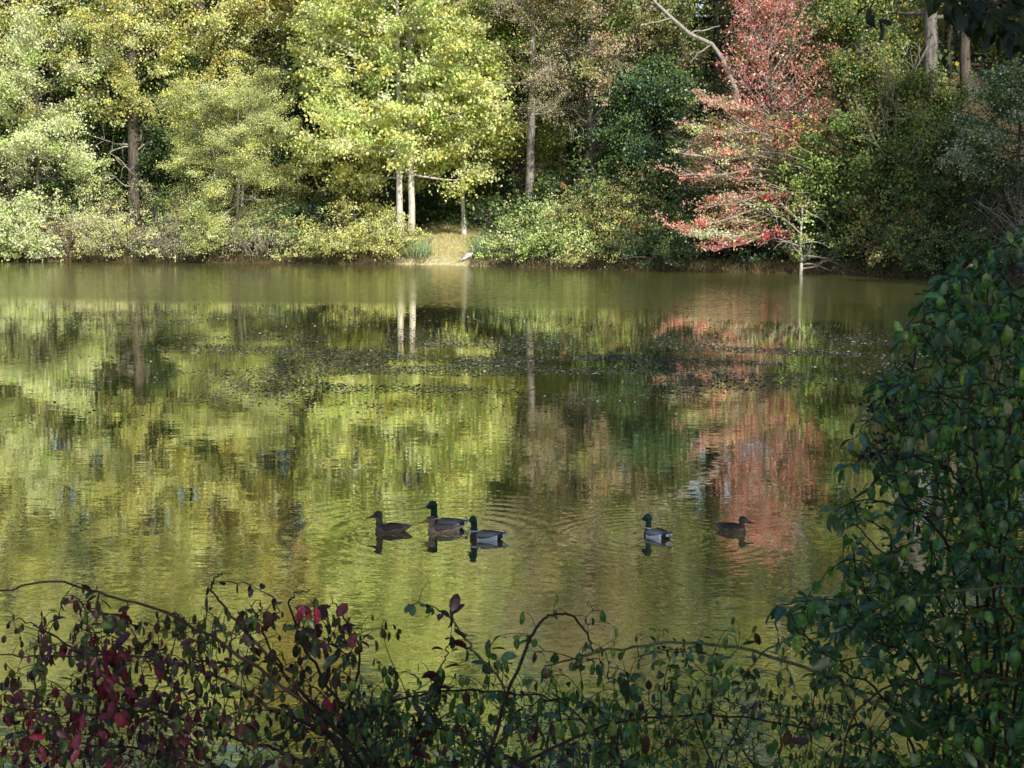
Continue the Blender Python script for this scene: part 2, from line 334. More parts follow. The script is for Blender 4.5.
def tree(name, label, px, D, H, z0, R, pal, accent=None, tr=.25, limbs=26, subs=7, dens=34, cr=.58, ls=.2, elev=(.2, .9), lift=.05, bark=None,
         shape='round', lean=(0, 0), squash=.6, group=None, bias=None, cat='tree', trunks=1, bare=0.0, dead=0, ctop=.97, x=None, y=None, twr=.018, front=0):
    x = X(px, D) if x is None else x; y = D if y is None else y
    z = gh(x, y) - .15; root = empty(name, (x, y, z)); tag(root, label, cat, group)
    wood = MB(); leaf = MB(); CP = []; deads = []
    mains = []
    for k_ in range(trunks):
        a = k_ * 2 * PI / max(trunks, 1) + .3; n = 11; t = np.linspace(0, 1, n)
        spread = 0 if trunks == 1 else .28 + .08 * k_
        tp = np.zeros((n, 3)); tp[:, 2] = t * H * (1 if k_ == 0 else .9)
        w = np.cumsum(rng.normal(0, (.035 if trunks != 2 else .018) * H / 10, (n, 2)), 0); w[0] = 0
        tp[:, 0] = w[:, 0] + lean[0] * t ** 1.3 + math.cos(a) * spread * (1 + (3 if trunks > 2 else .8) * t); tp[:, 1] = w[:, 1] + lean[1] * t + math.sin(a) * spread * (1 + 3 * t)
        rr = tr * (1 - t) ** .75 + .03; rr[0] *= 1.35
        wood.tube(tp, rr, 9); mains.append((tp, rr))
    for i in range(limbs):
        tp, rr = mains[i % trunks]
        f = (i + rng.random()) / limbs; hz = z0 + (H * ctop - z0) * f; tt = min(hz / H, .985); p0 = interp(tp, tt)
        if shape == 'round': pr = math.sqrt(max(.06, 1 - ((f - .42) / .62) ** 2))
        elif shape == 'cone': pr = max(.12, 1 - .85 * f)
        elif shape == 'vase': pr = max(.15, min(1, .35 + 1.1 * f) * (1 - max(0, f - .75) * 2.6))
        else: pr = .8 + .2 * math.sin(f * 9)
        az = i * 2.399 + rng.normal(0, .4)
        L = R * pr * rng.uniform(.75, 1.2)
        if bias is not None:
            L *= 1 + bias[1] * math.cos(az - bias[0])
        el = elev[0] + (elev[1] - elev[0]) * f + rng.normal(0, .12)
        d = np.array([math.cos(az) * math.cos(el), math.sin(az) * math.cos(el), math.sin(el)])
        n = 7; lp = wander(p0, d, max(L, .4), n, .10, lift)
        r0 = max(.02, np.interp(tt, np.linspace(0, 1, 11), rr) * .42)
        wood.tube(lp, np.linspace(r0, twr, n), 5)
        b_alive = rng.random() >= bare
        for j in range(subs):
            s = .22 + .78 * (j + rng.random()) / subs; q0 = interp(lp, min(s, .99))
            dd = lp[min(int(s * 6) + 1, 6)] - lp[min(int(s * 6), 5)]; dd = dd / (np.linalg.norm(dd) + 1e-9)
            d2 = dd + rng.normal(0, .65, 3) * np.array([1, 1, squash]); d2 /= np.linalg.norm(d2)
            sp = wander(q0, d2, max(.35, L * .38 * (1.15 - .5 * s)), 5, .16, lift * .7)
            wood.tube(sp, np.linspace(max(twr, r0 * .4), twr * .5, 5), 3)
            if b_alive:
                for u in (.45, .75, 1.0): CP.append(interp(sp, u * .999))
        if b_alive: CP.append(lp[-1]); CP.append(lp[-2])
    for k_ in range(dead):
        lowdead = MB(); deads.append(lowdead)
        tt = z0 / H * rng.uniform(.45, 1.0); p0 = interp(mains[0][0], tt); az = rng.uniform(-PI, 0); el = rng.uniform(-.1, .6)
        d = np.array([math.cos(az) * math.cos(el), math.sin(az) * math.cos(el), math.sin(el)]); lp = wander(p0, d, R * rng.uniform(.35, .7), 8, .3, .02)
        lowdead.tube(lp, np.linspace(.07, .02, 8), 5)
        for j in range(4):
            q0 = interp(lp, rng.uniform(.3, .95)); sp = wander(q0, rng.normal(0, 1, 3), R * .2, 5, .3, .03); lowdead.tube(sp, np.linspace(.03, .012, 5), 3)
    if front and CP:
        cz = rng.uniform(z0 + .8, H * .8, front); fx = rng.normal(0, R * .28, front)
        CP += [np.array([np.interp(q_ / H, np.linspace(0, 1, 11), mains[0][0][:, 0]) + a_, -rng.uniform(.8, 2.6), q_]) for q_, a_ in zip(cz, fx)]
    wood.build('trunk', bark or M_BARK, root)
    for ld_ in deads: ld_.build('dead_branch', M_DEAD, root)
    if CP:
        CP = np.array(CP); foliage(leaf, CP, pal, dens * 1.9, cr * 1.12, ls * .78, accent=accent, ctr=CP.mean(0)); leaf.build('crown', M_LEAF, root)
    return root

def bush(name, label, px, D, H, R, pal, accent=None, stems=26, dens=16, cr=.32, ls=.12, twigs=0, group=None, cat='bush', ry=None, arch=.12, x=None, droop=0.0, upb=.6):
    x = X(px, D) if x is None else x
    z = gh(x, D) - .05; root = empty(name, (x, D, z)); tag(root, label, cat, group)
    wood = MB(); leaf = MB(); tw = MB(); CP = []; ry = ry or R
    for i in range(stems):
        az = i * 2.399 + rng.normal(0, .3); q = math.sqrt((i + .5) / stems)
        b0 = np.array([math.cos(az) * R * .5 * q, math.sin(az) * ry * .5 * q, 0])
        el = PI / 2 - q * 1.05 + rng.normal(0, .12); L = H * (1.08 - .18 * q) * rng.uniform(.85, 1.15)
        L = min(L, 1.5 * H)
        d = np.array([math.cos(az) * math.cos(el) * R / H, math.sin(az) * math.cos(el) * ry / H, math.sin(el)])
        lp = wander(b0, d, L, 8, .09, -arch * q); lp[:, 2] = np.maximum(lp[:, 2], .15)
        wood.tube(lp, np.linspace(.05, .012, 8), 4)
        for j in range(9):
            s = .12 + .88 * (j + rng.random()) / 9; q0 = interp(lp, min(s, .99)); d2 = nrm(rng.normal(0, .8, 3) + np.array([0, 0, .45]))
            sp = wander(q0, d2, rng.uniform(.22, .38) * min(H, R * 1.5), 5, .16, -.05); wood.tube(sp, np.linspace(.016, .006, 5), 3)
            sp[:, 2] = np.maximum(sp[:, 2], .1)
            for u in (.4, .7, 1.0): CP.append(interp(sp, u * .999))
    for i in range(twigs):
        az = rng.uniform(0, 2 * PI); q = math.sqrt(rng.random()); b0 = np.array([math.cos(az) * R * q * .9, math.sin(az) * ry * q * .9, H * .25 * rng.random()])
        lp = wander(b0, np.array([math.cos(az) * .5, math.sin(az) * .5 - .25, 1.0]), H * rng.uniform(.6, 1.05) * math.sqrt(1.1 - q * q * .8), 7, .14, -.10)
        lp[:, 2] = np.maximum(lp[:, 2], .1)
        tw.tube(lp, np.linspace(.022, .008, 7), 3)
        for j in range(3):
            sp = wander(interp(lp, rng.uniform(.3, .95)), rng.normal(0, .7, 3) + [0, 0, .5], H * .22, 5, .2, -.05); tw.tube(sp, np.linspace(.012, .005, 5), 3)
    CP = np.array(CP); wood.build('stems', M_BARK, root)
    if tw.n: tw.build('bare_twigs', M_DEAD, root)
    foliage(leaf, CP, pal, dens, cr, ls, accent=accent, upb=upb, ctr=np.array([0, 0, H * .2])); leaf.build('foliage', M_LEAF, root)
    return root

# ------------------------------------------------------------------ far bank trees
T = tree
T('dogwood', 'pale green tree with layered level branches at the left edge of the far bank', 40, 109.5, 12.5, 2.5, 5.6, [('pale', 5), ('white', 1), ('green', 1)], tr=.14, limbs=30, elev=(-.05, .45), dens=26, cr=.55, ls=.19, squash=.2, shape='flat')
T('tall_tree', 'tall yellow green tree in the top left corner behind the layered pale tree', 8, 116, 30, 7, 7, [('yg', 4), ('pale', 3), ('olive', 1)], [('gold', .07)], tr=.38, limbs=38, front=60)
T('tall_tree', 'tall tree with dark upright trunk and twisted dead lower branches above the pale shoreline bush', 135, 112.5, 29, 7.5, 5.5, [('yg', 3), ('olive', 3), ('pale', 1)], [('gold', .08), ('orange', .03)], tr=.42, limbs=36, dead=7, front=70)
T('low_tree', 'round topped fine leaved olive tree leaning over the left shoreline bushes', 236, 108.0, 10.8, 2.8, 4.3, [('pale', 2), ('olive', 4), ('yg', 2)], tr=.09, trunks=4, limbs=64, subs=9, dens=46, cr=.42, ls=.11, elev=(-.35, .9), lift=-.02, bark=M_DEAD)
T('tall_tree', 'tall light yellow green tree above the round olive tree', 205, 116, 31, 8, 6.8, [('yg', 4), ('pale', 3)], [('gold', .06)], tr=.33, limbs=36, front=70)
T('tall_tree', 'tall tree with orange and gold flecked upper leaves left of the bright central tree', 290, 119, 31, 12.5, 6, [('yg', 3), ('gold', 2), ('olive', 2)], [('orange', .14), ('gold', .12)], tr=.34, limbs=34)
T('sweetgum', 'bright yellow green tree with twin white trunks in the middle of the far bank', 407, 106.4, 27, 4.8, 6.3, [('yg', 4), ('pale', 3), ('green', 2)], [('gold', .04)], tr=.20, trunks=2, limbs=74, front=130, bark=M_BARKP, dens=30, ls=.25, elev=(-.15, .9))
T('young_tree', 'slim young tree with one thin pale trunk beside the grass clearing', 464, 108.5, 12.5, 4.4, 3.7, [('yg', 3), ('green', 3), ('pale', 2)], [('gold', .06)], tr=.13, limbs=28, bark=M_BARKP, dens=24, ls=.26, front=16)
T('leafy_tree', 'yellow green tree leafy to the ground left of the twin white trunks', 352, 109, 24, 2.2, 3.8, [('yg', 4), ('pale', 2), ('olive', 1)], [('gold', .08)], tr=.25, limbs=46, dens=26, ls=.24, front=50)
T('bare_tree', 'nearly bare grey tree with a haze of fine arching twigs above the clearing', 532, 107, 23, 8.5, 8.2, [('beige', 5), ('olive', 2), ('brown', 1)], tr=.30, limbs=34, subs=18, dens=13, cr=.55, ls=.10, elev=(-.2, .9), lift=-.02, bark=bark_mat('twig_grey_bark', (.14, .12, .10), (.34, .31, .27)), twr=.022, front=50)
T('oak', 'tree with thinning pinkish brown leaves and dark trunk beside the bare grey tree', 593, 105, 25, 8.5, 5.6, [('beige', 3), ('olive', 3), ('rust', 1), ('mid', 1)], [('pink', .05)], tr=.36, limbs=36, dens=22, ls=.18, lean=(-1.2, 0), dead=4, front=60)
T('dark_tree', 'dark blue green broad tree left of the red maple', 648, 103, 10.5, 2.5, 3.6, [('blue', 3), ('dark', 3), ('mid', 3)], tr=.2, limbs=34, dens=28, ls=.2)
T('leafy_tree', 'olive tree with brown tinged leaves standing above the dark blue green tree', 645, 107, 27, 7, 5.2, [('olive', 3), ('mid', 3), ('beige', 2)], [('rust', .06)], tr=.28, limbs=34)
T('leafy_tree', 'dull green tree behind the crown of the red maple', 712, 112, 28, 6, 5.6, [('mid', 3), ('olive', 3), ('blue', 1)], [('gold', .05)], tr=.28, limbs=34, dens=22)
T('thin_crowned_tree', 'tall thin crowned tree with two pale stems rising behind the red maple', 792, 104, 27, 10, 5.2, [('olive', 3), ('yg', 1)], [('gold', .1), ('rust', .06)], tr=.24, trunks=2, limbs=30, dens=16, bark=M_BARKP, ls=.19)
T('thin_crowned_tree', 'tall slim gold flecked tree between the red maple and the thick trunk', 866, 98, 25, 8, 5.0, [('olive', 3), ('mid', 2)], [('gold', .2), ('rust', .05)], tr=.2, limbs=32, dens=16, ls=.19, bark=M_BARKP)
T('big_tree', 'tree with the thickest grey trunk at the top right of the far bank', 934, 91.5, 28, 13.2, 6.4, [('olive', 2), ('mid', 3)], [('gold', .22)], tr=.52, limbs=36, dens=18, ls=.2, bark=bark_mat('grey_bark', (.10, .09, .08), (.30, .27, .24)))
T('twiggy_tree', 'small half bare tree with crooked grey branches right of the red maple', 893, 90.5, 11.5, 4.2, 3.8, [('mid', 3), ('olive', 2)], [('gold', .1)], tr=.12, limbs=22, subs=10, dens=7, ls=.17, bark=M_DEAD, bare=.35)
T('leafy_tree', 'shaded green tree between the half bare tree and the right bank', 915, 91.5, 9, 1.5, 3.6, [('mid', 3), ('dark', 2), ('olive', 2)], [('gold', .06)], tr=.18, limbs=36, dens=24, ls=.2)  # shade on the right bank partly put into darker leaf colours
T('silvery_tree', 'small tree with silvery blue green leaves at the right edge of the far bank', 1012, 86, 10, 4.5, 3.2, [('blue', 2), ('white', 2), ('mid', 2)], tr=.15, limbs=30, dens=24, ls=.17, elev=(-.1, .5), squash=.3)
T('leafy_tree', 'shaded dark green tree behind the snag at the waterline', 842, 92.6, 14, 1.5, 4.2, [('dark', 2), ('mid', 3), ('olive', 1)], [('gold', .05)], tr=.18, limbs=36, dens=24, ls=.2)  # leaf colours darkened to carry the shade right of the maple
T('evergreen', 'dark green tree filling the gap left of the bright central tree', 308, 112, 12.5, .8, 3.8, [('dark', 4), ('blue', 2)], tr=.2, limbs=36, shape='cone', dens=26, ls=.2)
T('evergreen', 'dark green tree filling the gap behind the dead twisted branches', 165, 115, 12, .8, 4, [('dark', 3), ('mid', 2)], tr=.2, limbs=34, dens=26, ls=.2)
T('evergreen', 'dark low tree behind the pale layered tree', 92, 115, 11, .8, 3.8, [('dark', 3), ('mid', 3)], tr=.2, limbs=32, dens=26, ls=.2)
T('leafy_tree', 'mid green tree right of the thin trunked young tree', 520, 113.5, 15, 3.5, 4.2, [('mid', 3), ('green', 2), ('yg', 2)], [('gold', .06)], tr=.24, limbs=34, dens=22, ls=.21)
T('leafy_tree', 'yellow green tree whose top fills the sky left of the bare grey tree', 468, 118, 31, 10, 6, [('yg', 3), ('green', 2), ('pale', 2)], [('gold', .08)], tr=.32, limbs=34)
T('dim_tree', 'dim green tree in deep shade behind the grass clearing', 575, 118, 17, 3, 4.5, [('dark', 3), ('mid', 1)], tr=.3, limbs=30, dens=22, ls=.22)
T('leafy_tree', 'green tree with gold tips above the shaded right bank', 1040, 97, 25, 6, 5.5, [('mid', 3), ('olive', 2), ('blue', 1)], [('gold', .1)], tr=.26, limbs=34)
# beyond the left and right frame edges
T('leafy_tree', 'yellow green tree beyond the left edge of the photo', -75, 111, 26, 3, 6, [('yg', 3), ('pale', 3)], [('gold', .06)], tr=.3, limbs=38)

# red maple (custom: layered lower limbs sweeping left over the water)
def red_maple():
    D = 91.8; x = X(792, D); z = gh(x, D) - .1; root = empty('red_maple', (x, D, z)); tag(root, 'red maple with layered pink and crimson branches sweeping out over the water', 'tree')
    wood = MB(); pale = MB(); leaf = MB()
    H = 13.7; n = 12; t = np.linspace(0, 1, n); tp = np.zeros((n, 3)); tp[:, 2] = t * H; tp[:, 0] = -2.0 * t ** 1.1 + .12 * np.sin(t * 9); tp[:, 1] = .25 + .1 * np.sin(t * 7)
    wood.tube(tp, .17 * (1 - t) ** .8 + .02, 8)
    # lower sweeping limbs: height, reach in x (negative = left), palette
    low = [(1.6, -6.6, .5, [('white', 2), ('pale', 3), ('red', 1)], 34), (2.0, -5.2, .3, [('crim', 2), ('pink', 2), ('rust', 2), ('green', 1)], 20), (3.4, -7.4, -.6, [('pink', 3), ('pale', 3), ('beige', 2), ('red', 1)], 30), (4.2, -5.6, .3, [('beige', 2), ('pink', 3), ('red', 1), ('pale', 1)], 22),
           (5.3, -6.6, .4, [('beige', 3), ('pink', 3), ('rust', 1)], 20), (6.3, -6.0, .6, [('pale', 3), ('pink', 3), ('beige', 2)], 24), (7.2, -5.4, .8, [('pink', 3), ('green', 2), ('pale', 2)], 20), (8.0, -4.6, .9, [('pink', 4), ('pale', 1), ('beige', 2)], 24)]
    for (hz, rx, up, pal, dn) in low:
        for rep in range(3):
            hz = hz + rng.uniform(-.35, .35); p0 = interp(tp, hz / H); yy = (-1.8, .3, 1.7)[rep] * rng.uniform(.7, 1.3); L = abs(rx) * (1, .8, .6)[rep] * rng.uniform(.8, 1.05)
            m_ = 9; s = np.linspace(0, 1, m_); lp = np.zeros((m_, 3)); lp[:, 0] = p0[0] - L * s; lp[:, 1] = p0[1] + (yy - .8) * s
            lp[:, 2] = p0[2] + (up + rng.normal(0, .2)) * s * 1.6 - 1.0 * s ** 2 * (1 if up < .5 else .6) + .16 * np.sin(s * 8 + rep)
            pale.tube(lp, np.linspace(.06, .018, m_), 5); CP = []
            for j in range(17):
                u = .18 + .82 * (j + rng.random()) / 17; q0 = interp(lp, min(u, .99)); d = np.array([-.7, rng.normal(0, .9), rng.normal(.08, .14)])
                sp = wander(q0, nrm(d), rng.uniform(.7, 1.5), 5, .12, .0); pale.tube(sp, np.linspace(.022, .009, 5), 3)
                if rng.random() < .7:
                    for w in (.5, .8, 1): CP.append(interp(sp, w * .99))
            foliage(leaf, np.array(CP), pal, dn * .8, .38, .13, flat=.45, upb=1.1)
    CP = []
    for i in range(60):                               # red upright top and the middle
        f = (i + rng.random()) / 60; hz = 5.5 + (H - 5.6) * f; p0 = interp(tp, hz / H); az = i * 2.399
        L = 3.7 * math.sqrt(max(.14, 1 - ((f - .45) / .62) ** 2)) * rng.uniform(.8, 1.2); el = .45 + .6 * f
        d = np.array([math.cos(az) * math.cos(el), math.sin(az) * math.cos(el), math.sin(el)]); lp = wander(p0, d, L, 7, .08, .06)
        pale.tube(lp, np.linspace(.04, .014, 7), 4)
        for j in range(7):
            sp = wander(interp(lp, .2 + .78 * rng.random()), nrm(d + rng.normal(0, .5, 3)), L * .35, 5, .12, .05); pale.tube(sp, np.linspace(.016, .007, 5), 3)
            for u in (.5, 1): CP.append(interp(sp, u * .99))
    CP = np.array(CP); hi = CP[:, 2] > 8.6
    foliage(leaf, CP[hi], [('pink', 6), ('red', 2), ('rust', 1), ('beige', 2)], 12, .48, .14, accent=[('beige', .08), ('crim', .06)])
    foliage(leaf, CP[~hi], [('pink', 2), ('red', 2), ('green', 2), ('yg', 1), ('rust', 2)], 11, .42, .15, accent=[('crim', .06)])
    CP2 = np.column_stack([rng.normal(.4, 1.0, 90), rng.normal(-.6, .6, 90), rng.uniform(2.6, 6.8, 90)])
    foliage(leaf, CP2, [('green', 3), ('mid', 3)], 22, .5, .17)
    CP3 = np.column_stack([rng.uniform(-4.6, .2, 200), rng.normal(-.2, 1.2, 200), rng.uniform(2.2, 8.2, 200)])
    for c_ in CP3[:110]: pale.tube(wander(c_ + [1.0, .3, -.1], [-1, rng.normal(0, .5), .15], rng.uniform(1.2, 2.2), 6, .15, 0), np.linspace(.022, .008, 6), 3)
    foliage(leaf, CP3, [('pink', 3), ('green', 2), ('beige', 3), ('pale', 1), ('rust', 2)], 8, .6, .13, flat=.5)
    for (cx, cz, nm) in ((-1.2, 3.9, 'crim'), (-.6, 3.6, 'red'), (-1.8, 1.9, 'crim'), (-.9, 1.7, 'crim'), (-.2, 1.5, 'crim'), (-1.2, 7.3, 'red'), (-.6, 8.0, 'red')):
        foliage(leaf, np.array([cx, -1.2, cz]) + rng.normal(0, .35, (7, 3)), [(nm, 2), ('red', 1), ('pink', 1)], 11, .4, .15)
    wood.build('trunk', M_BARK, root); pale.build('branches', M_DEAD, root); leaf.build('crown', M_LEAF, root)
red_maple()

# dead pale limb tree
def dead_limb():
    D = 101.5; x = X(745, D); z = gh(x, D); root = empty('dead_tree', (x, D, z)); tag(root, 'dead tree with a bare pale limb slanting to the top edge above the dark trees', 'tree')
    w = MB(); o = np.array([x, D, z])
    pts = np.array([[x, D, z], at(742, 150, D) , at(736, 90, D), at(722, 58, D), at(712, 44, D), at(690, 34, D), at(672, 18, D), at(655, 2, D), at(640, -22, D), at(620, -40, D)]) - o
    w.tube(pts, [.2, .18, .16, .14, .125, .12, .105, .09, .07, .04], 8)
    for a_, b_ in (((672, 18), (640, 26)), ((690, 34), (720, 26)), ((655, 2), (668, -30)), ((712, 44), (690, 62))):
        p = at(*a_, D) - o; q = at(*b_, D) - o; s = np.linspace(0, 1, 6)[:, None]; l = p + (q - p) * s + rng.normal(0, .08, (6, 3)) * np.sin(s * PI); w.tube(l, np.linspace(.07, .025, 6), 5)
    w.build('trunk', M_DEAD, root)
dead_limb()

# snag at the waterline
def snag():
    p = on_water(800, 272); D = 89.9; x = X(800, D); root = empty('snag', (x, D, -.3)); tag(root, 'pale dead snag with tangled bare branches standing at the waterline under the red maple', 'dead tree')
    w = MB(); t = np.linspace(0, 1, 8)[:, None]; up = np.array([[0, 0, 0]]) + t * np.array([[.05, .3, 4.0]]) + np.sin(t * 9) * [[.05, 0, 0]]
    w.tube(up, np.linspace(.10, .045, 8), 7); br = MB()
    for (hx, hz, L, dx, dz, lf) in ((0, 1.5, 2.6, -.9, .45, -.02), (0, 2.2, 2.2, -.8, .7, .0), (0, 1.0, 3.0, 1, .25, -.08), (0, .5, 2.6, 1, .45, -.12), (0, 1.7, 2.4, .9, .5, -.1), (0, .3, 2.2, .9, .15, .06), (0, 2.8, 2.4, -.7, .9, -.1), (0, .6, 1.8, .7, .8, -.05), (0, 3.2, 2.6, .9, .5, -.2), (0, 1.2, 1.6, -.8, .15, -.05)):
        lp = wander([hx, .05, hz + .3], [dx, rng.normal(-.2, .3), dz], L, 9, .16, lf); lp[:, 2] = np.maximum(lp[:, 2], .32); br.tube(lp, np.linspace(.05, .018, 9), 5)
        for j in range(6):
            sp = wander(interp(lp, rng.uniform(.25, .95)), [dx * .6 + rng.normal(0, .4), rng.normal(0, .6), rng.normal(.1, .6)], L * .3, 6, .22, 0); br.tube(sp, np.linspace(.024, .009, 6), 3)
    w.build('trunk', M_BARKP, root); br.build('branches', M_DEAD, root)
    lf = MB(); CP = np.column_stack([rng.normal(-.1, .35, 34), rng.normal(0, .2, 34), rng.uniform(1.4, 4.6, 34)]); foliage(lf, CP, [('pale', 2), ('green', 3), ('mid', 2)], 9, .3, .14); lf.build('vine_leaves', M_LEAF, root)
snag()

# ------------------------------------------------------------------ shoreline bushes
B = bush
B('bush', 'bright green bush with white flecked top at the left end of the far shoreline', 25, 108.8, 4.3, 3.2, [('pale', 4), ('green', 2), ('white', 2)], ls=.16, cr=.4, stems=30)
B('brush', 'pinkish brown low brush between the two palest bushes at the far left', 75, 108.6, 2.7, 1.9, [('beige', 2), ('rust', 2), ('pale', 2)], [('red', .05)], ls=.09, dens=10, twigs=30)
B('bush', 'pale yellow green bush with greyish twigs below the twisted dead branches', 128, 108.4, 4.3, 3.3, [('pale', 4), ('yg', 3), ('beige', 2)], ls=.10, dens=18, twigs=40, stems=30)
B('brush', 'grey brown twiggy brush at the waterline right of the pale yellow green bush', 176, 107.4, 2.7, 2.3, [('beige', 3), ('rust', 1), ('olive', 1)], ls=.08, dens=6, twigs=80, stems=18)
B('bush', 'olive bush mixed with brown twigs under the round olive tree', 222, 107.5, 4.0, 3.3, [('olive', 3), ('pale', 2), ('green', 2)], [('rust', .06)], ls=.11, dens=15, twigs=50, stems=30)
B('brush', 'whitish grey twiggy brush at the waterline left of the yellow green bush', 272, 106.6, 2.8, 2.5, [('beige', 3), ('pale', 2)], ls=.09, dens=8, twigs=70, stems=20)
B('bush', 'yellow green bush at the waterline left of the twin white trunks', 345, 105.6, 3.7, 3.3, [('yg', 4), ('pale', 2), ('olive', 2)], [('rust', .05), ('gold', .04)], ls=.12, stems=30)
B('bush', 'low olive yellow bush at the foot of the twin white trunks', 386, 105.2, 2.4, 1.6, [('yg', 3), ('olive', 2), ('pale', 2)], [('rust', .06)], ls=.12, stems=22)
B('bush', 'green bramble bank right of the heron', 530, 102.2, 2.9, 2.5, [('green', 3), ('pale', 2), ('mid', 2)], [('rust', .05)], ls=.12, stems=30)
B('bush', 'bright green leafy bush in the middle of the right hand bramble bank', 560, 100.0, 3.4, 2.7, [('green', 4), ('pale', 3)], [('gold', .02)], ls=.13, stems=30)
B('bush', 'olive bush with rusty tips, half in shadow, left of the dark shoreline gap', 622, 98.4, 4.6, 3.0, [('olive', 4), ('yg', 2), ('rust', 1)], [('orange', .05)], ls=.11, stems=36, dens=18)
B('bush', 'dark bush in deep shade below the red maple branches', 672, 95.6, 3.2, 2.4, [('dark', 4), ('mid', 1)], ls=.12, stems=26)  # deep shade under the maple also put into the dark leaf colours
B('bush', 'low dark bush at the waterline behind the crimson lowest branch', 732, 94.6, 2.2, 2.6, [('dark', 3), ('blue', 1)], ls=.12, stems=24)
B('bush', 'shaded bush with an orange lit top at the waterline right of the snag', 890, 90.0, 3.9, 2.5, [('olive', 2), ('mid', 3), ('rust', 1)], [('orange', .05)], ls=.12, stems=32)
B('bush', 'dark shaded bush directly behind the snag branches', 838, 91.9, 2.8, 2.3, [('dark', 3), ('mid', 1)], ls=.12, stems=26)  # shade behind the snag put into the dark leaf colours
B('bush', 'dark green bush at the waterline near the right bank', 948, 87.3, 3.4, 2.5, [('mid', 2), ('dark', 3)], ls=.12, stems=28)  # dark leaf colours stand in for shade along the right waterline
B('brush', 'grey twiggy bush at the right edge of the far bank', 1050, 82.5, 4.6, 2.3, [('brown', 3), ('olive', 1)], ls=.10, dens=7, twigs=90, stems=22)
B('bush', 'green bush beyond the left edge of the photo', -45, 109, 4, 3.4, [('pale', 3), ('green', 3)], ls=.14, stems=30)
# undergrowth deeper in the shade
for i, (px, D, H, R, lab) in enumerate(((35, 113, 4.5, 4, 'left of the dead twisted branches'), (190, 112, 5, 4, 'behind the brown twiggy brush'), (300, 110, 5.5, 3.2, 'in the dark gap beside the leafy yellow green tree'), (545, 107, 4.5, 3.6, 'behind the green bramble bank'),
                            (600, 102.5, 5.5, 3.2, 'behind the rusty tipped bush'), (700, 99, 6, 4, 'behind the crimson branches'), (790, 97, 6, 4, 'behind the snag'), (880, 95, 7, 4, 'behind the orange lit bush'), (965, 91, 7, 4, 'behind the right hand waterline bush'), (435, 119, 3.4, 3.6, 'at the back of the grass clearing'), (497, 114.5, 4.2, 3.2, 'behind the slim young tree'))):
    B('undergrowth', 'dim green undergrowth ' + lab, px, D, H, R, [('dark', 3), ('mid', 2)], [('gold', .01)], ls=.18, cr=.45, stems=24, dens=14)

# ------------------------------------------------------------------ back rank of the wood, and the mass behind it
protos = [T('tall_tree', 'tall green tree in the back rank of the wood', 0, 126, 36, 8, 6.8, [('yg', 2), ('olive', 3), ('mid', 3)], [('gold', .08)], tr=.38, limbs=38, dens=22, ls=.27, cr=.7, x=X(-190, 126)),
          T('tall_tree', 'tall green tree in the back rank of the wood', 0, 128, 37, 10, 6.8, [('olive', 3), ('mid', 3), ('green', 1)], [('gold', .1)], tr=.42, limbs=38, dens=22, ls=.27, cr=.7, x=X(-90, 128))]
def copy_tree(o, x, y, rz, sc, label, group=None, name=None):
    c = o.copy(); COL.objects.link(c); c.location = (x, y, gh(x, y) - .15); c.rotation_euler = (0, 0, rz); c.scale = (sc, sc, sc)
    c['label'] = label
    if group: c['group'] = group
    elif 'group' in c: del c['group']
    for ch in o.children:
        d = ch.copy(); COL.objects.link(d); d.parent = c
    return c
for p_ in protos: p_['group'] = 'tall trees in the back rank'
for i in range(15):
    px = -140 + i * 92 + rng.uniform(-18, 18); D = rng.uniform(124, 136)
    copy_tree(protos[i % 2], X(px, D), D, i * 1.7, rng.uniform(.9, 1.12), 'tall green tree in the back rank of the wood', 'tall trees in the back rank')
# right bank wood (throws the shade over the right part of the far bank) and near bank wood (shades the foreground)
shade = [(33, 66), (38, 73), (41, 62), (46, 70), (35, 58), (50, 78), (44, 80), (53, 66), (35.5, 80), (40, 52), (33, 84)]
for i, (x, y) in enumerate(shade):
    copy_tree(protos[i % 2], x, y, i * 2.1, .78 + .05 * (i % 4), 'tree on the right bank outside the view', 'trees on the right bank')
near = [(7.5, -1), (12, 5), (11, -4), (4, -7), (16, -2), (20, 9), (15, -10), (-2, -9), (22, 2), (9, -14), (21, -8), (0, -16), (6, -21), (14, -18)]
for i, (x, y) in enumerate(near):
    copy_tree(protos[(i + 1) % 2], x, y, i * 1.3, .58 + .05 * (i % 3), 'tree on the near bank outside the view', 'trees on the near bank')
# woodland mass
mb = MB(); nC = 14000
xs = rng.uniform(-75, 62, nC); ys = rng.uniform(138, 152, nC); zs = rng.uniform(0, 1, nC) ** .85 * (45 + 4 * np.sin(xs * .35) + 3 * np.sin(xs * .9 + 1))
CP = np.column_stack([xs, ys, ground_h(np.column_stack([xs, ys])) + zs])
foliage(mb, CP, [('dark', 4), ('mid', 3), ('olive', 2)], 14, 1.6, .6, accent=[('gold', .03)])
for i in range(70):
    x = rng.uniform(-75, 60); y = rng.uniform(134, 146); z = gh(x, y); mb.tube([(x, y, z - .2), (x + rng.normal(0, .4), y, z + 12), (x + rng.normal(0, .8), y, z + 24)], [.35, .25, .1], 6, (.07, .055, .04))
tag(mb.build('woodland', M_LEAF), 'dense woodland mass behind the tall trees of the far bank', 'woodland', kind='stuff')

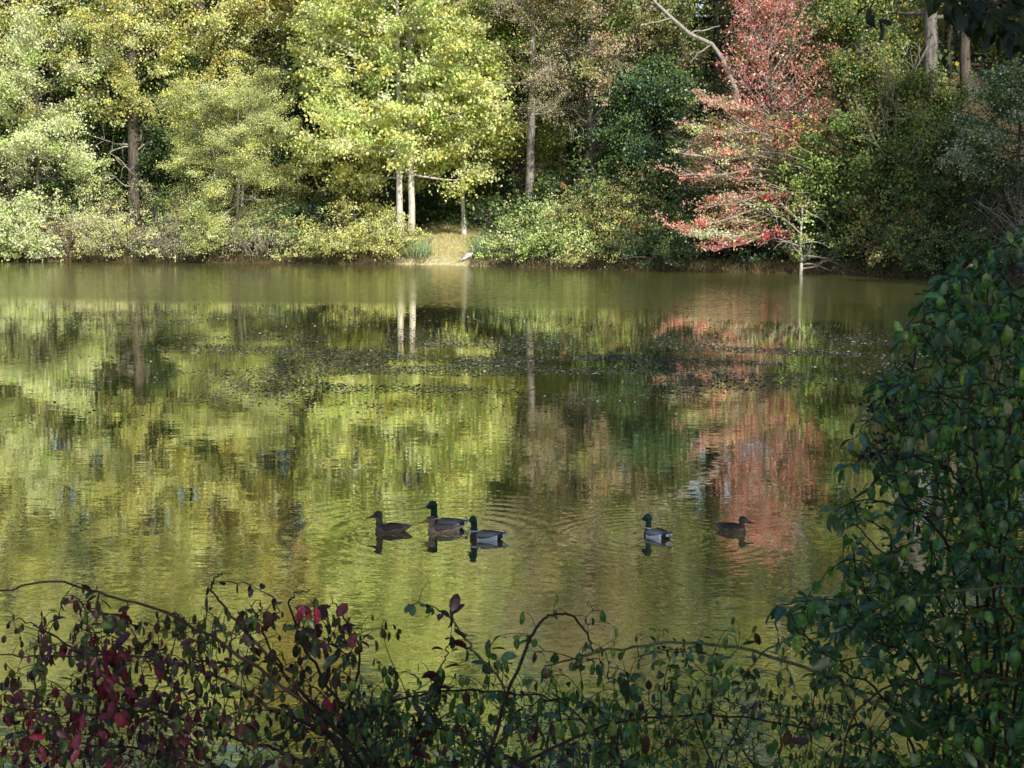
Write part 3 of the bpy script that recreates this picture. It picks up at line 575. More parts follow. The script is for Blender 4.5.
# ------------------------------------------------------------------ clearing grass, iris clumps, bank edge
def blades(mb, P_, h, w, col, bend=.35, seg=3, tilt=.25):
    n = len(P_); a = rng.uniform(0, 2 * PI, n); s = np.column_stack([np.cos(a), np.sin(a), 0 * a]); ld = rng.normal(0, 1, (n, 3)) * [1, 1, 0]; ld = nrm(ld) * tilt * rng.uniform(.2, 1.6, (n, 1))
    h = np.broadcast_to(h, (n,)) * rng.uniform(.6, 1.2, n); V = []
    for k_ in range(seg + 1):
        t = k_ / seg; c = P_ + (ld * t + ld * bend * 2 * t * t) * h[:, None] + np.array([0, 0, 1]) * (h * (t - .25 * bend * t * t))[:, None]
        ww = w * (1 - t ** 1.5) * .5 + .0008; V += [c - s * ww, c + s * ww]
    V = np.stack(V, 1); m_ = 2 * (seg + 1); q = np.array([[2 * k_, 2 * k_ + 1, 2 * k_ + 3, 2 * k_ + 2] for k_ in range(seg)])
    mb.add(V.reshape(-1, 3), (q[None] + (np.arange(n) * m_)[:, None, None]).reshape(-1, 4), None, np.repeat(col, m_, 0))
mb = MB(); n = 16000; xs = rng.uniform(-8.5, -.2, n); ys = rng.uniform(100.2, 116, n); sd = shore_sd(np.column_stack([xs, ys])); k_ = sd > .1; xs, ys = xs[k_], ys[k_]; n = len(xs)
P_ = np.column_stack([xs, ys, ground_h(np.column_stack([xs, ys]))]); col = np.array([[.60, .57, .25]]) * rng.uniform(.6, 1.3, (n, 1)); k_ = rng.random(n) < .3; col[k_] = np.array([.7, .55, .36]) * rng.uniform(.7, 1.2, (k_.sum(), 1))
blades(mb, P_, .2, .03, col)
tag(mb.build('grass', M_GRASSB), 'sunlit short dry grass on the clearing slope', 'grass', kind='stuff')
# rough herbs and dead stalks along the waterline
mb = MB(); n = 15000; t = rng.uniform(0, 1, n); seg = SHORE[:11]; u = t * 10; i0 = u.astype(int); f_ = (u - i0)[:, None]; P2 = seg[i0] * (1 - f_) + seg[np.minimum(i0 + 1, 10)] * f_
P2[:, 1] += rng.uniform(-.12, 1.4, n); k_ = ~((P2[:, 0] > -5.3) & (P2[:, 0] < -2.6)); P2 = P2[k_]; n = len(P2)
P_ = np.column_stack([P2, ground_h(P2)]); col = np.array([[.2, .19, .09]]) * rng.uniform(.4, 1.5, (n, 1)); k_ = rng.random(n) < .35; col[k_] = np.array([.2, .12, .07])
blades(mb, P_, .5, .03, col, tilt=.6)
tag(mb.build('waterside_herbs', M_GRASSB), 'low brown and green herbs along the far waterline', 'ground cover', kind='stuff')
for (px, D, h, n, r, lab) in ((421, 103.5, 1.45, 150, .75, 'left iris clump of long grey green blades at the edge of the grass clearing'), (484, 101.7, 1.6, 190, .8, 'iris clump of long blades right behind the heron')):
    x = X(px, D); z = gh(x, D); root = empty('iris_clump', (x, D, z)); tag(root, lab, 'plant', 'iris clumps by the clearing')
    mb = MB(); a = rng.uniform(0, 2 * PI, n); q = np.sqrt(rng.random(n)) * r; P_ = np.column_stack([np.cos(a) * q, np.sin(a) * q * .6, 0 * a - .05])
    blades(mb, P_, h, .055, np.array([[.34, .45, .24]]) * rng.uniform(.5, 1.5, (n, 1)), tilt=.3); mb.build('blades', M_GRASSB, root)

# ------------------------------------------------------------------ floating weed flecks
def weed(px, py, rx, ry, n):
    """patch around a point of the water, rx metres across, ry metres deep"""
    c = on_water(px, py); n = int(n * WS); a = rng.normal(0, .5, (n, 2)); return np.column_stack([c[0] + a[:, 0] * rx, c[1] + a[:, 1] * ry])
WS = 3.0
W2 = np.concatenate([weed(560, 352, 9, 6, 5200), weed(700, 358, 9, 5, 3600), weed(480, 330, 9, 7, 2600), weed(310, 350, 3, 9, 2400), weed(345, 385, 4, 4, 1500), weed(150, 316, 9, 7, 2600), weed(30, 325, 7, 8, 1600), weed(840, 345, 6, 5, 2600),
                     weed(640, 380, 7, 4, 2200), weed(440, 365, 3, 3, 900), weed(210, 345, 3, 5, 900), weed(215, 400, 5, 4, 300), weed(550, 395, 6, 3, 400)])
n = len(W2)
from mathutils import noise as mnoise
keep = np.array([mnoise.noise(Vector((p[0] * .33, p[1] * .36, 3.1))) > -.03 + .08 * rng.normal() for p in W2]); W2 = W2[keep]; n = len(W2)
mb = MB(); P_ = np.column_stack([W2, rng.uniform(.002, .012, n)]); U = rng.normal(0, 1, (n, 3)) * [1, 1, 0]; W = nrm(rng.normal(0, .16, (n, 3)) + [0, 0, 1])
col = np.array([[.05, .055, .035]]) * rng.uniform(.3, 1.8, (n, 1)); k_ = rng.random(n) < .10; col[k_] = np.array([.45, .45, .36]) * rng.uniform(.5, 1.1, (k_.sum(), 1))
T_PAD = (np.array([[-.5, -.15, 0], [-.2, -.45, 0], [.25, -.42, 0], [.5, 0, 0.01], [.25, .42, 0], [-.2, .45, 0], [-.5, .15, 0]]), np.array([[0, 1, 5, 6], [1, 2, 4, 5]]), np.array([[2, 3, 4]]), np.ones(7))
leaves(mb, T_PAD, P_, U, W, rng.uniform(.03, .075, n), col)
tag(mb.build('floating_weed', plain_mat('wet_weed', (.1, .1, .1), .5, .25, True), smooth=False), 'dark patches of floating weed with pale flecks on the middle of the pond', 'pond weed', kind='stuff')
for (px, py, lab) in ((170, 531, 'single dark dead leaf floating left of the ducks'), (776, 514, 'single dead leaf floating beyond the right hand hen mallard'), (878, 354, 'single tan dead leaf floating beside the right bush')):
    c = on_water(px, py); mb = MB(); leaves(mb, T_NEAR, np.zeros((2, 3)), np.array([[1, .2, .25], [-.8, .5, .15]]), np.array([[0, 0, 1.], [.2, 0, 1.]]), .075, np.array([[.09, .04, .03], [.07, .035, .03]]))
    tag(mb.build('floating_leaf', M_LEAFR, None, c + [0, 0, .004]), lab, 'leaf', 'dead leaves afloat')

# ------------------------------------------------------------------ ducks
def ell(stations, sides=20):
    """loft of superellipse rings. station: (center xyz, half-vertical, half-width, tilt angle of the ring plane about y)"""
    mb = MB(); V = []
    for (c, a, b_, th) in stations:
        t = np.arange(sides) * 2 * PI / sides; y = b_ * np.cos(t); r = a * np.sin(t)
        V.append(np.column_stack([c[0] - r * math.sin(th), c[1] + y, c[2] + r * math.cos(th)]))
    V = np.array(V).reshape(-1, 3); m_ = len(stations); Q = []
    for i in range(m_ - 1):
        for j in range(sides):
            k2 = (j + 1) % sides; Q.append((i * sides + j, i * sides + k2, (i + 1) * sides + k2, (i + 1) * sides + j))
    c0 = V[:sides].mean(0); c1 = V[-sides:].mean(0); V = np.vstack([V, c0, c1]); nV = len(V)
    Tt = [(nV - 2, (j + 1) % sides, j) for j in range(sides)] + [(nV - 1, (m_ - 1) * sides + j, (m_ - 1) * sides + (j + 1) % sides) for j in range(sides)]
    return V, Q, Tt
def fused(name, lofts, voxel, iters, colorfn, mat, parent):
    mb = MB()
    for l in lofts: mb.add(*l)
    tmp = mb.build('tmp_' + name, mat)
    md = tmp.modifiers.new('r', 'REMESH'); md.mode = 'VOXEL'; md.voxel_size = voxel
    sm = tmp.modifiers.new('s', 'SMOOTH'); sm.factor = .5; sm.iterations = iters
    dg = bpy.context.evaluated_depsgraph_get(); dg.update(); me = bpy.data.meshes.new_from_object(tmp.evaluated_get(dg))
    bpy.data.objects.remove(tmp)
    co = np.zeros(len(me.vertices) * 3, np.float32); me.vertices.foreach_get('co', co); co = co.reshape(-1, 3)
    c = colorfn(co); c = np.hstack([c, np.ones((len(c), 1))]).astype(np.float32)
    if 'Col' in me.attributes: me.attributes.remove(me.attributes['Col'])
    a = me.attributes.new('Col', 'FLOAT_COLOR', 'POINT'); a.data.foreach_set('color', c.ravel())
    me.polygons.foreach_set('use_smooth', np.ones(len(me.polygons), bool)); me.materials.clear(); me.materials.append(mat); me.name = name
    o = bpy.data.objects.new(name, me); COL.objects.link(o); o.parent = parent; return o
def feather_mat(name, mott):
    m, nt, nd, lk = newmat(name); out = N(nd, 'ShaderNodeOutputMaterial'); b = N(nd, 'ShaderNodeBsdfPrincipled'); a = N(nd, 'ShaderNodeAttribute', attribute_name='Col'); tc = N(nd, 'ShaderNodeTexCoord')
    mp = N(nd, 'ShaderNodeMapping'); mp.inputs['Scale'].default_value = (34, 60, 60); lk.new(tc.outputs['Object'], mp.inputs[0])
    vo = N(nd, 'ShaderNodeTexVoronoi'); vo.inputs['Scale'].default_value = 1; lk.new(mp.outputs[0], vo.inputs['Vector'])
    mr = N(nd, 'ShaderNodeMapRange'); mr.inputs['From Max'].default_value = .7; mr.inputs['To Min'].default_value = 1 - mott; mr.inputs['To Max'].default_value = 1 + mott; lk.new(vo.outputs['Distance'], mr.inputs['Value'])
    sc = N(nd, 'ShaderNodeVectorMath', operation='SCALE'); lk.new(a.outputs['Color'], sc.inputs[0]); lk.new(mr.outputs[0], sc.inputs['Scale']); lk.new(sc.outputs[0], b.inputs['Base Color'])
    b.inputs['Roughness'].default_value = .55; b.inputs['Specular IOR Level'].default_value = .4; lk.new(b.outputs[0], out.inputs['Surface']); return m
M_FD = feather_mat('drake_feathers', .18); M_FH = feather_mat('hen_feathers', .75); M_EYE = plain_mat('eye', (.01, .008, .006), .1, .6)
M_WHITE = plain_mat('white_feathers', (.75, .76, .78), .6, .2)
def col_where(c, mask, v): c[mask] = v
def duck(label, loc, rz, drake, neck=1.0, hturn=0.0, scale=1.0, tilt=0.0, dark=1.0):
    root = empty('mallard', np.array(loc) - [0, 0, .022], rz); root.scale = (scale,) * 3; tag(root, label, 'duck', 'mallards swimming on the pond')
    body = ell([((-.262, 0, .086), .005, .030, 0), ((-.235, 0, .080), .013, .044, 0), ((-.19, 0, .062), .036, .066, 0), ((-.13, 0, .040), .062, .088, 0), ((-.06, 0, .026), .082, .102, 0), ((.01, 0, .022), .090, .106, 0), ((.07, 0, .026), .088, .098, 0),
                ((.12, 0, .034), .078, .082, 0), ((.155, 0, .042), .058, .060, 0), ((.176, 0, .046), .030, .034, 0), ((.183, 0, .048), .008, .01, 0)], 24)
    k_ = 1.42 if drake else 1.42; hz = .115 + .085 * neck; ca, sa = math.cos(hturn), math.sin(hturn)
    nx_ = .128; hx = nx_ + .012
    nk = ell([((.10, 0, .05), .055, .055, -.9), ((.122, 0, .085), .046 * k_, .044, -1.2), ((.129, 0, .10 + (hz - .12) * .3), .034 * k_, .034, -1.45), ((.131, 0, .10 + (hz - .12) * .6), .027 * k_, .030, -1.55), ((.131, 0, hz - .02), .027 * k_, .030, -1.6), ((.135, 0, hz + .004), .028 * k_, .031, -1.6)], 18)
    HS = 1.38 if drake else 1.42
    def hp(x, z): return (hx + ca * x, sa * x, hz + z)
    # head: rings marching forward along the head axis
    hd = []
    for (x, z, a, b_) in ((-.036, .022, .008, .008), (-.030, .022, .022, .020), (-.014, .024, .034, .028), (.006, .026, .037, .031), (.024, .023, .031, .028), (.040, .017, .022, .020), (.052, .011, .014, .013), (.058, .009, .006, .008)):
        hd.append((x * HS, z * HS, a * HS * (1.04 if drake else .97), b_ * HS))
    st = []
    for (x, z, a, b_) in hd: st.append((x, z, a, b_))
    V, Q, Tt = ell([((x, 0, z), a, b_, 0) for (x, z, a, b_) in st], 18)
    R_ = np.array([[ca, -sa, 0], [sa, ca, 0], [0, 0, 1]]); V = V @ R_.T + [hx, 0, hz]
    rn = lambda n_: rng.random((n_, 1))
    def cf(co):
        n_ = len(co); x, y, z = co.T; c = np.zeros((n_, 3))
        hx_ = (co - [hx, 0, hz]) @ R_
        if drake:
            c[:] = (.52, .55, .62); c[(z > .088) & (x < .09)] = (.20, .17, .14)            # grey flanks, brown back
            c[(x > .085)] = (.075, .026, .015)                                 # chestnut breast
            c[(x < -.155)] = (.02, .02, .024); c[(x < -.135) & (x > -.157) & (z < .08)] = (.7, .71, .73)
            c[(x < -.215)] = (.62, .62, .62)
            zr = .085 + (hz - .12) * .35; c[(z > zr) & (x > .05) & (z > .108)] = (.004, .035, .018); c[(z > zr - .006) & (z < zr + .006) & (x > .075) & (z > .1)] = (.6, .61, .61)
            c *= 1 + .1 * (rn(n_) - .5)
        else:
            c[:] = (.17, .11, .06); c[z > .085] = (.10, .065, .04); c[x < -.17] = (.22, .16, .10); c[(z > .14) & (x > .06)] = (.15, .105, .065)
            c[(hx_[:, 2] > .045)] = (.05, .035, .025); c[(abs(hx_[:, 2] - .028) < .005) & (hx_[:, 0] > -.03) & (z > .17)] = (.04, .028, .02)
            c *= .8 + .45 * rn(n_)
        return c * dark
    fused('body', [body, nk, (V, Q, Tt)], .0048, 3, cf, M_FD if drake else M_FH, root)
    # bill
    mb = MB(); V, Q, Tt = ell([((.046, 0, .010), .011, .011, 0), ((.064, 0, .006), .009, .0115, 0), ((.084, 0, .001), .0055, .0125, 0), ((.100, 0, -.001), .0042, .0125, 0), ((.108, 0, -.002), .0022, .007, 0)], 12)
    mb.add((V * [HS * 1.04, HS, HS]) @ R_.T + [hx, 0, hz], Q, Tt); mb.build('bill', plain_mat('drake_bill', (.26 * dark, .24 * dark, .06), .4) if drake else plain_mat('hen_bill', (.11 * dark ** 2, .045 * dark ** 2, .02 * dark), .4), root, vcol=False)
    for s in (-1, 1):
        V, Q, Tt = ell([((-.004, 0, 0), .001, .001, 0), ((-.003, 0, 0), .003, .003, 0), ((0, 0, 0), .0042, .0042, 0), ((.003, 0, 0), .003, .003, 0), ((.004, 0, 0), .001, .001, 0)], 8)
        mb = MB(); mb.add((V + [.022 * HS, s * .027 * HS, .030 * HS]) @ R_.T + [hx, 0, hz], Q, Tt); mb.build('eye', M_EYE, root, vcol=False)
        # folded wing
        w = [((.095, .072, .070), .018, .008), ((.07, .087, .074), .036, .014), ((.02, .094, .078), .044, .016), ((-.05, .088, .084), .040, .015), ((-.11, .070, .090), .030, .013), ((-.17, .046, .097), .017, .010), ((-.225, .022, .104), .007, .006), ((-.245, .016, .106), .002, .003)]
        V, Q, Tt = ell([((c[0], s * c[1], c[2]), a, b_, 0) for (c, a, b_) in w], 16); n_ = len(V); x, y, z = V.T
        # lay the upper edge inward over the back
        V = V.copy(); V[:, 1] -= s * np.clip(z - .085, 0, 1) * .9; 
        if drake:
            c = np.tile(np.array([.24, .225, .215]), (n_, 1)); c[z > .105] = (.16, .13, .11)
            c[z < .062] = (.12, .075, .055)
            c[x < -.14] = (.10, .09, .085)
        else:
            c = np.tile(np.array([.085, .058, .038]), (n_, 1)); c[z < .06] = (.17, .125, .08); c[(x < -.02) & (x > -.10) & (z < .062)] = (.5, .48, .42); c[x < -.15] = (.13, .10, .07)
        mb = MB(); mb.add(V, Q, Tt, c * dark); mb.build('wing', M_FD if drake else M_FH, root)
    # tail
    mb = MB()
    for i in range(7):
        a = (i - 3) * .16; L = .075 - .006 * abs(i - 3); c0 = np.array([-.225, math.sin(a) * .05, .084]); tip = np.array([-.225 - L * math.cos(a), math.sin(a) * (.05 + L), .094 + .004 * (3 - abs(i - 3))])
        side = np.array([math.sin(a), math.cos(a), 0]) * .012; mid = (c0 + tip) / 2
        mb.add([c0 - side * .6, c0 + side * .6, mid + side, tip, mid - side, mid + [0, 0, .004]], [[0, 1, 2, 5], [0, 5, 4, 0]][:1], [[0, 5, 4], [5, 2, 3], [5, 3, 4]], np.array([.62, .62, .64]) * dark if drake else np.array([.26, .20, .13]) * dark)
    mb.build('tail', M_FD if drake else M_FH, root, smooth=False)
    if drake:
        mb = MB(); t = np.linspace(0, 1, 10) * 4.2
        for s in (-.012, .012):
            pts = np.column_stack([-.232 + .020 * np.sin(t) * -1, s + 0 * t, .098 + .017 * (1 - np.cos(t))]); mb.tube(pts, np.linspace(.005, .0018, 10), 5)
        mb.build('tail_curl', plain_mat('black_feathers', (.012, .014, .016), .4), root, vcol=False)
    return root
duck('brown hen mallard leading alone at the left of the group', duck_pts['a'], PI + .08, False, neck=1.0, dark=.7, scale=1.02)
duck('drake mallard with green head, farthest of the tight three, behind the paler hen', duck_pts['b'] + [0, 0, 0], PI + .02, True, neck=1.55, scale=1.12)
duck('pale brown hen mallard with orange bill between the two drakes', duck_pts['c'], PI + .10, False, neck=.45, dark=2.1, scale=.98)
duck('drake mallard nearest the viewer at the right of the tight three, head turned away', duck_pts['d'], PI - .12, True, neck=1.15, hturn=-.9, scale=1.04)
duck('drake mallard swimming away on its own left of the dark hen', duck_pts['e'], PI - .85, True, neck=1.05, hturn=.5, scale=1.0)
duck('dark hen mallard facing right at the right of the pond', duck_pts['f'], -.65, False, neck=.5, hturn=.3, dark=.35, scale=.95)

# ------------------------------------------------------------------ heron
def heron():
    p = on_water(469, 265.5); root = empty('heron', (p[0], p[1], -.02), .25); tag(root, 'pale grey white heron standing in the shallows before the iris clump', 'heron'); root.scale = (1.15,) * 3
    body = ell([((-.40, 0, .34), .012, .03, .5), ((-.30, 0, .40), .06, .07, .5), ((-.16, 0, .48), .12, .11, .5), ((0, 0, .56), .13, .12, .5), ((.12, 0, .64), .09, .085, .7), ((.17, 0, .70), .05, .05, 1.0)], 16)
    nk = ell([((.10, 0, .62), .06, .055, -.9), ((.20, 0, .70), .045, .04, -1.0), ((.24, 0, .80), .036, .032, -1.7), ((.20, 0, .90), .03, .028, -1.9), ((.20, 0, .98), .03, .028, -1.5), ((.22, 0, 1.03), .03, .026, -1.2)], 12)
    hd = ell([((.16, 0, 1.045), .012, .01, 0), ((.20, 0, 1.05), .036, .03, 0), ((.25, 0, 1.045), .034, .028, 0), ((.30, 0, 1.035), .018, .015, 0)], 12)
    fused('body', [body, nk, hd], .014, 2, lambda co: np.where((co[:, 2:3] > .5) | (co[:, 0:1] > .1), np.array([[.85, .85, .86]]), np.array([[.7, .7, .74]])), plain_mat('heron_feathers', (.6, .6, .6), .7, .2, True), root)
    mb = MB(); mb.tube([(.29, 0, 1.035), (.38, 0, 1.015), (.46, 0, .995)], [.014, .009, .002], 6); mb.build('bill', plain_mat('heron_bill', (.5, .35, .08), .4), root, vcol=False)
    for s in (-1, 1):
        mb = MB(); mb.tube([(-.04, s * .05, .46), (.0, s * .055, .28), (-.02, s * .055, 0.0), (0, s * .055, -.15)], [.02, .012, .011, .01], 6); mb.build('leg', plain_mat('heron_leg', (.08, .07, .05), .5), root, vcol=False)
        V, Q, Tt = ell([((-.44, s * .02, .30), .01, .012, .5), ((-.30, s * .07, .40), .06, .02, .5), ((-.10, s * .11, .52), .10, .025, .5), ((.06, s * .10, .62), .07, .02, .5), ((.12, s * .08, .66), .01, .01, .5)], 12)
        mb = MB(); mb.add(V, Q, Tt); mb.build('wing', plain_mat('heron_wing', (.75, .76, .8), .7, .2), root, vcol=False)
    return root
heron()

# ------------------------------------------------------------------ foreground plants
def smooth_path(P_, n):
    P_ = np.asarray(P_, float); m_ = len(P_); Q = np.vstack([2 * P_[0] - P_[1], P_, 2 * P_[-1] - P_[-2]]); out_ = []
    for t in np.linspace(0, m_ - 1 - 1e-6, n):
        i = int(t); f = t - i; a, b_, c, d = Q[i], Q[i + 1], Q[i + 2], Q[i + 3]
        out_.append(.5 * ((2 * b_) + (-a + c) * f + (2 * a - 5 * b_ + 4 * c - d) * f * f + (-a + 3 * b_ - 3 * c + d) * f ** 3))
    return np.array(out_)
def leaf_on(lf, pts, spacing, size, colf, tpl=T_NEAR, droop=.4, start=.1, normal_up=.8, skip=0.0, pair=False):
    seg = np.linalg.norm(np.diff(pts, axis=0), axis=1); Ltot = seg.sum(); cum = np.concatenate([[0], np.cumsum(seg)])
    n = max(1, int(Ltot * (1 - start) / spacing)); P_, U, W = [], [], []
    for i in range(n):
        if rng.random() < skip: continue
        s = (start + (1 - start) * (i + .5) / n) * Ltot; j = min(np.searchsorted(cum, s) - 1, len(pts) - 2); j = max(j, 0)
        p = pts[j] + (pts[j + 1] - pts[j]) * ((s - cum[j]) / (seg[j] + 1e-9)); d = nrm(pts[j + 1] - pts[j]); sd_ = nrm(np.cross(d, [0, 0, 1]) + rng.normal(0, .35, 3))
        for sg in ((1, -1) if pair else ((1 if i % 2 else -1),)):
            u = nrm(sd_ * sg + d * .5 + np.array([0, 0, -droop]) + rng.normal(0, .35, 3)); P_.append(p + u * .006); U.append(u); W.append(nrm(np.array([0, -.12, normal_up]) + rng.normal(0, .34, 3)))
    P_.append(pts[-1]); U.append(nrm(pts[-1] - pts[-2] + [0, 0, -.1])); W.append(nrm(np.array([0, -.2, 1.]) + rng.normal(0, .3, 3)))
    P_, U, W = np.array(P_), np.array(U), np.array(W); n = len(P_); leaves(lf, tpl, P_, U, W, size * rng.uniform(.6, 1.2, n), colf(P_, n))
def pal_fn(cols, ws):
    cols = np.array(cols); ws = np.array(ws, float) / sum(ws)
    return lambda P_, n: cols[rng.choice(len(cols), n, p=ws)] * rng.uniform(.6, 1.35, (n, 1))
class Plant:
    def __init__(s, name, label, cat, base, group=None):
        s.base = np.array(base, float); s.root = empty(name, base); tag(s.root, label, cat, group); s.w = MB(); s.l = MB(); s.nodes = []
    def stem(s, pts, r0, r1, n=24, jit=.004, sides=6):
        P_ = smooth_path(pts, n) - s.base; P_[1:-1] += rng.normal(0, jit, (n - 2, 3)); s.w.tube(P_, np.linspace(r0, r1, n), sides); s.nodes += list(P_); return P_
    def twig_to(s, target, r, colf, size, spacing, maxd=.6, **kw):
        tg = np.asarray(target, float) - s.base; A = np.array(s.nodes); d = np.linalg.norm(A - tg, axis=1) + np.maximum(0, A[:, 2] - tg[2]) * .3; i = int(np.argmin(d)); p0 = A[i]
        L = np.linalg.norm(tg - p0)
        if L < .02: return
        if L > maxd: tg = p0 + (tg - p0) / L * maxd; L = maxd
        t = np.linspace(0, 1, 7)[:, None]; bow = rng.normal(0, .10, 3) * L + np.array([0, 0, .10 * L]); P_ = p0 + (tg - p0) * t + bow * np.sin(t * PI)
        s.w.tube(P_, np.linspace(r, r * .45, 7), 4); s.nodes += list(P_[2:]); leaf_on(s.l, P_, spacing, size, colf, **kw)
    def done(s, wm, lm, pn='stems', ln='leaves'):
        s.w.build(pn, wm, s.root); 
        if s.l.n: s.l.build(ln, lm, s.root)
def inside(poly, p):
    c = False; n = len(poly)
    for i in range(n):
        a, b_ = poly[i], poly[(i + 1) % n]
        if (a[1] > p[1]) != (b_[1] > p[1]) and p[0] < (b_[0] - a[0]) * (p[1] - a[1]) / (b_[1] - a[1]) + a[0]: c = not c
    return c
def base_at(px, Y): return (X(px, Y), Y, gh(X(px, Y), Y) - .03)
GRN = [(.10, .24, .045), (.045, .14, .04), (.22, .36, .06), (.05, .15, .075), (.30, .28, .06), (.09, .06, .03)]

# right hand bush
b0 = base_at(1010, 4.6); pl = Plant('leafy_bush', 'tall dark leafy green bush filling the right edge of the foreground', 'bush', b0)
B0 = np.array(b0)
for (tx, ty, Y, mx_, my_) in ((1010, 250, 4.7, 1030, 500), (950, 300, 4.9, 1000, 520), (900, 370, 4.5, 985, 560), (860, 430, 4.3, 960, 590), (850, 520, 4.6, 950, 640), (800, 600, 4.4, 930, 690), (1060, 250, 4.2, 1060, 560), (1000, 300, 5.0, 1010, 500), (970, 380, 4.1, 990, 560), (790, 640, 5.0, 900, 720), (1040, 450, 5.1, 1030, 620), (930, 450, 5.3, 980, 620), (1000, 560, 4.0, 1010, 660)):
    pl.stem([B0 + rng.normal(0, .06, 3) * [1, 1, 0], at(mx_, my_, (Y + 4.6) / 2), at((tx + mx_) / 2 - 4, (ty + my_) / 2 - 10, Y * .97), at(tx, ty, Y)], .006, .0016, 26)
poly = [(1120, 150), (1030, 225), (970, 255), (922, 296), (895, 350), (868, 392), (850, 430), (862, 470), (838, 505), (852, 560), (815, 585), (772, 612), (790, 650), (830, 690), (880, 770), (900, 830), (1120, 830)]
cf = pal_fn(GRN, (4, 5, 2.2, 3, .15, .12)); tg = []; tg2 = []
while len(tg) < 2700:
    q = (rng.uniform(770, 1120), rng.uniform(150, 830))
    if not inside(poly, q): continue
    if q[1] > 640 and q[0] < 900 and rng.random() < .45: continue
    if mnoise.noise(Vector((q[0] / 42, q[1] / 42, 7.7))) < -.12 + (.25 if q[0] < 900 else 0) * rng.random() and rng.random() < (.85 if q[0] < 930 else .35): tg2.append(1); continue
    tg.append((q[0], q[1], rng.uniform(4.05, 5.4)))
tg = [at(*q) for q in tg]; tg.sort(key=lambda t_: np.linalg.norm(t_ - B0))
for i, t_ in enumerate(tg):
    if i % 9 == 4: pl.twig_to(t_, .0022, cf, .050, .04, maxd=.26, droop=.5)
    else: pl.twig_to(t_, .0026, cf, rng.uniform(.032, .054), .017, maxd=.28, droop=.12, skip=.08, normal_up=1.0)
for (a_, b_, c_, Y) in (((960, 400), (900, 392), (852, 440), 4.3), ((950, 470), (890, 450), (842, 468), 4.5), ((940, 520), (870, 500), (832, 512), 4.2), ((980, 330), (930, 296), (893, 352), 4.6), ((930, 600), (850, 560), (812, 590), 4.4), ((900, 640), (830, 600), (775, 606), 4.3), ((1010, 290), (975, 258), (935, 285), 4.8), ((1060, 260), (1035, 232), (1000, 250), 4.5)):
    q = pl.stem([np.array(pl.nodes[int(np.argmin(np.linalg.norm(np.array(pl.nodes) + B0 - at(*a_, Y), axis=1)))]) + B0, at(*b_, Y), at(*c_, Y * .98)], .003, .0012, 16, .003, 4); leaf_on(pl.l, q, .022, .05, cf, droop=.4)
for (px, py) in ((872, 408), (890, 402), (882, 440), (868, 455), (896, 455), (900, 420)):
    c = at(px, py, 4.1) - B0; sb = MB(); n = 26; P_ = c + rng.normal(0, .010, (n, 3)); leaves(sb, T_FAR, P_, rng.normal(0, 1, (n, 3)), rng.normal(0, 1, (n, 3)), .014, np.tile([[.03, .018, .014]], (n, 1)))
    j = int(np.argmin(np.linalg.norm(np.array(pl.nodes) - c, axis=1))); sb.tube([pl.nodes[j], c], .0012, 4, (.03, .02, .015)); sb.build('seed_cluster', M_LEAFR, pl.root)
pl.done(M_TWIG, M_LEAFN)

# left red leaved shrub
b0 = base_at(395, 4.7); B0 = np.array(b0); pl = Plant('red_leaved_shrub', 'shrub with arching dark stems and purple red autumn leaves at the lower left', 'shrub', b0)
stems = [[(385, 790), (330, 725), (262, 672), (190, 625), (120, 598), (60, 582), (0, 592), (-40, 610)], [(370, 775), (280, 712), (205, 672), (120, 655), (40, 656), (-30, 652)], [(378, 780), (318, 708), (268, 656), (228, 612), (212, 585), (222, 572)],
         [(350, 790), (345, 720), (360, 660), (345, 620), (330, 596)], [(340, 790), (230, 735), (140, 710), (60, 715), (-20, 700)], [(360, 790), (300, 700), (262, 630), (250, 604)], [(300, 800), (180, 760), (90, 745), (10, 750)], [(250, 800), (140, 700), (60, 640), (20, 618)], [(390, 790), (330, 690), (300, 640), (290, 600), (310, 590)]]
for k_, st in enumerate(stems):
    Y = 4.3 + .1 * k_; pl.stem([B0 + rng.normal(0, .05, 3) * [1, 1, 0]] + [at(px, py, Y + .06 * i * (1 if k_ % 2 else -1)) for i, (px, py) in enumerate(st)], .0075, .0016, 40)
red = [(.13, .016, .035), (.07, .016, .03), (.05, .026, .02), (.03, .05, .015)]; grn = [(.09, .14, .03), (.06, .085, .03), (.08, .035, .03), (.04, .06, .03)]
def cfl(P_, n):
    w = pl.base[0] + P_[:, 0]; px_ = 512 + w / (pl.base[1] + P_[:, 1]) * F; k2 = rng.random(n) < np.interp(px_, [0, 130, 220, 380], [.5, .5, .2, .1])
    c = np.array(grn)[rng.choice(4, n)]; c[k2] = np.array(red)[rng.choice(4, k2.sum(), p=[.4, .35, .2, .05])]; return c * rng.uniform(.6, 1.4, (n, 1))
regs = [((20, 610, 250, 700), 130), ((0, 690, 190, 775), 150), ((190, 630, 370, 720), 80), ((170, 700, 400, 775), 170), ((270, 590, 350, 650), 18), ((200, 575, 270, 640), 16), ((40, 585, 130, 625), 14)]
tg = []
for (x0, y0, x1, y1), n in regs:
    for _ in range(n): tg.append(at(rng.uniform(x0, x1), rng.uniform(y0, y1), rng.uniform(4.1, 5.2)))
tg.sort(key=lambda t_: np.linalg.norm(t_ - B0))
for t_ in tg: pl.twig_to(t_, .002, cfl, rng.uniform(.028, .055), .024, maxd=.28, droop=.5, skip=float(rng.choice([.15, .5, .95], p=[.4, .3, .3])))
